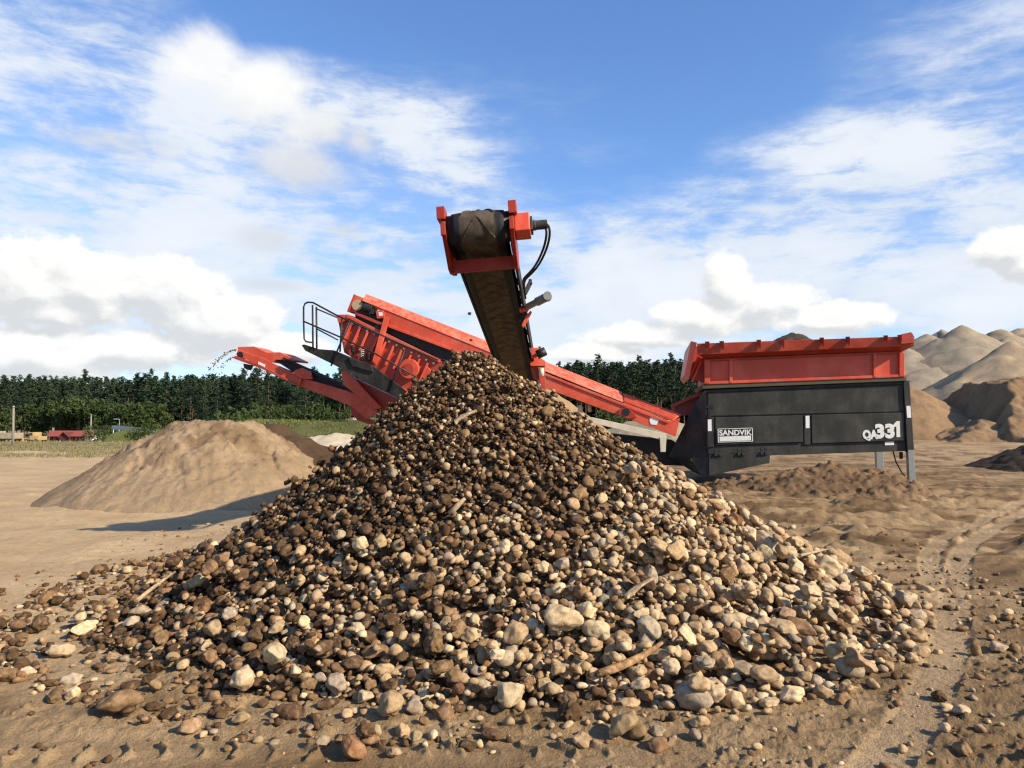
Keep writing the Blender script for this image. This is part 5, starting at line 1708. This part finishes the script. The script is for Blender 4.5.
# soft high clouds: (px, py, half w, half h, weight)
SOFT = [(90, 170, 160, 120, 0.85), (250, 230, 210, 130, 1.3), (60, 90, 130, 150, 0.85), (330, 210, 190, 110, 1.2), (300, 300, 260, 60, 0.8), (420, 260, 120, 70, 0.6), (400, 220, 130, 80, 0.55), (470, 275, 160, 90, 0.75),
        (800, 140, 85, 22, 0.66), (930, 150, 120, 60, 0.50), (850, 215, 220, 60, 0.55), (960, 210, 160, 80, 0.6), (700, 250, 200, 60, 0.45), (990, 40, 130, 70, 0.48), (600, 150, 70, 18, 0.22), (560, 310, 150, 70, 0.85), (900, 280, 180, 60, 0.8), (440, 110, 150, 60, 0.34), (150, 230, 220, 60, 0.6)]
vs = t.comb(t.m("MULTIPLY", AZ, 0.016), t.m("MULTIPLY", EL, 0.034), 1.7)
ns = t.noise(vs, 4.6, 8, 0.56, 0.25)
vst = t.comb(t.m("ADD", t.m("MULTIPLY", AZ, 0.020), t.m("MULTIPLY", EL, 0.010)), t.m("MULTIPLY", EL, 0.075), 4.1)
nst = t.noise(vst, 11.0, 9, 0.68, 0.3)
soft = None
for x, y, a, b, wt in SOFT:
    A_, E_ = ang(x, y); f = t.m("MULTIPLY", t.m("MAXIMUM", blob(AZ, EL, A_, E_, a / 13.4 * 1.3, b / 13.4 * 1.3), 0.0), wt * 1.5)
    soft = f if soft is None else t.m("ADD", soft, f)
low = t.sstep(EL, 22.0, 1.0, 0.0, 1.0)
soft = t.m("ADD", t.m("MINIMUM", soft, 1.15), low)
tex = t.m("ADD", t.m("MULTIPLY", ns, 0.60), t.m("MULTIPLY", nst, 0.40))
veil = t.m("MULTIPLY", soft, t.sstep(tex, 0.37, 0.64, 0.20, 1.0))
veil = t.m("ADD", veil, t.sstep(tex, 0.50, 0.78, 0.0, 0.16))
veil = t.m("MULTIPLY", t.sstep(veil, 0.02, 1.0), 0.93)
# soft-edged heaped cloud high on the left
PUF = [(210, 55, 48, 34), (262, 88, 55, 42), (320, 128, 50, 26), (360, 140, 26, 22), (300, 165, 60, 30)]
pacc = None
for x, y, a, b in PUF:
    A_, E_ = ang(x, y); q_ = blob(t.m("ADD", AZ, 0.0), EL, A_, E_, a / 13.4, b / 13.4); pacc = q_ if pacc is None else t.m("SMOOTH_MAX", pacc, q_, 0.3)
vp = t.comb(t.m("MULTIPLY", AZ, 0.016), t.m("MULTIPLY", EL, 0.02), 2.9)
npf = t.noise(vp, 7.0, 8, 0.58, 0.3)
pmask = t.sstep(t.m("ADD", pacc, t.m("MULTIPLY", t.m("SUBTRACT", npf, 0.5), 1.9)), 0.0, 0.75, 0.0, 0.88)
pcol = t.mix(t.sstep(t.m("ADD", EL, t.m("MULTIPLY", npf, 14.0)), 23.5, 32.5), (0.44, 0.455, 0.48), (0.635, 0.63, 0.61))
# grey scraps
GRY = [(268, 240, 40, 20), (345, 230, 36, 18), (410, 248, 40, 16), (100, 140, 90, 22), (270, 285, 55, 10)]
gacc = None
for x, y, a, b in GRY:
    A_, E_ = ang(x, y); q_ = blob(AZ, EL, A_, E_, a / 13.4, b / 13.4); gacc = q_ if gacc is None else t.m("MAXIMUM", gacc, q_)
gmask = t.m("MULTIPLY", t.sstep(t.m("ADD", gacc, t.m("MULTIPLY", t.m("SUBTRACT", ns, 0.5), 2.2)), 0.0, 0.9), 0.55)

SKY_S = 0.105
skyc = t.vm("SCALE", sky.outputs[0], SKY_S)
skyc = t.mix(1.0, skyc, (0.80, 1.0, 1.28), "MULTIPLY")
vcol = t.mix(t.sstep(ns, 0.35, 0.65), (0.44, 0.49, 0.56), (0.545, 0.57, 0.60))
c = t.mix(veil, skyc, vcol)
c = t.mix(pmask, c, pcol)
c = t.mix(gmask, c, (0.40, 0.42, 0.455))
ccol = t.mix(lit, (0.43, 0.445, 0.46), (0.66, 0.65, 0.625))
ccol = t.mix(t.m("MULTIPLY", thick, 0.25), ccol, (0.45, 0.46, 0.48))
c = t.mix(t.m("MULTIPLY", cmask, 0.96), c, ccol)
bg = t.n("ShaderNodeBackground"); t.put(bg.inputs[0], c); bg.inputs[1].default_value = 1.0
ow = t.n("ShaderNodeOutputWorld"); t.nt.links.new(bg.outputs[0], ow.inputs[0])
w.cycles.sampling_method = "MANUAL"; w.cycles.sample_map_resolution = 512

sl = bpy.data.lights.new("sun", "SUN"); sl.energy = 4.9; sl.angle = R(0.5); sl.color = (1.0, 0.87, 0.69)
so = bpy.data.objects.new("sun", sl); COL.objects.link(so)
a_, e_ = R(AZ_SUN), R(EL_SUN)
dirv = -Vector((math.sin(a_) * math.cos(e_), math.cos(a_) * math.cos(e_), math.sin(e_)))
so.rotation_euler = dirv.to_track_quat("-Z", "Y").to_euler()

SC.view_settings.view_transform = "Standard"; SC.view_settings.look = "None"; SC.view_settings.exposure = 0.72; SC.view_settings.gamma = 1.0
SC.render.engine = "CYCLES"
SC.cycles.max_bounces = 5; SC.cycles.diffuse_bounces = 3; SC.cycles.glossy_bounces = 2; SC.cycles.transparent_max_bounces = 4
SC.cycles.use_adaptive_sampling = True; SC.cycles.adaptive_threshold = 0.015
SC.cycles.use_denoising = True
try: SC.cycles.denoiser = "OPENIMAGEDENOISE"
except Exception: pass
SC.cycles.filter_width = 1.3
print("stones", len(stones), "labels shared", sum(len(v) for v in used.values() if len(v) > 1))
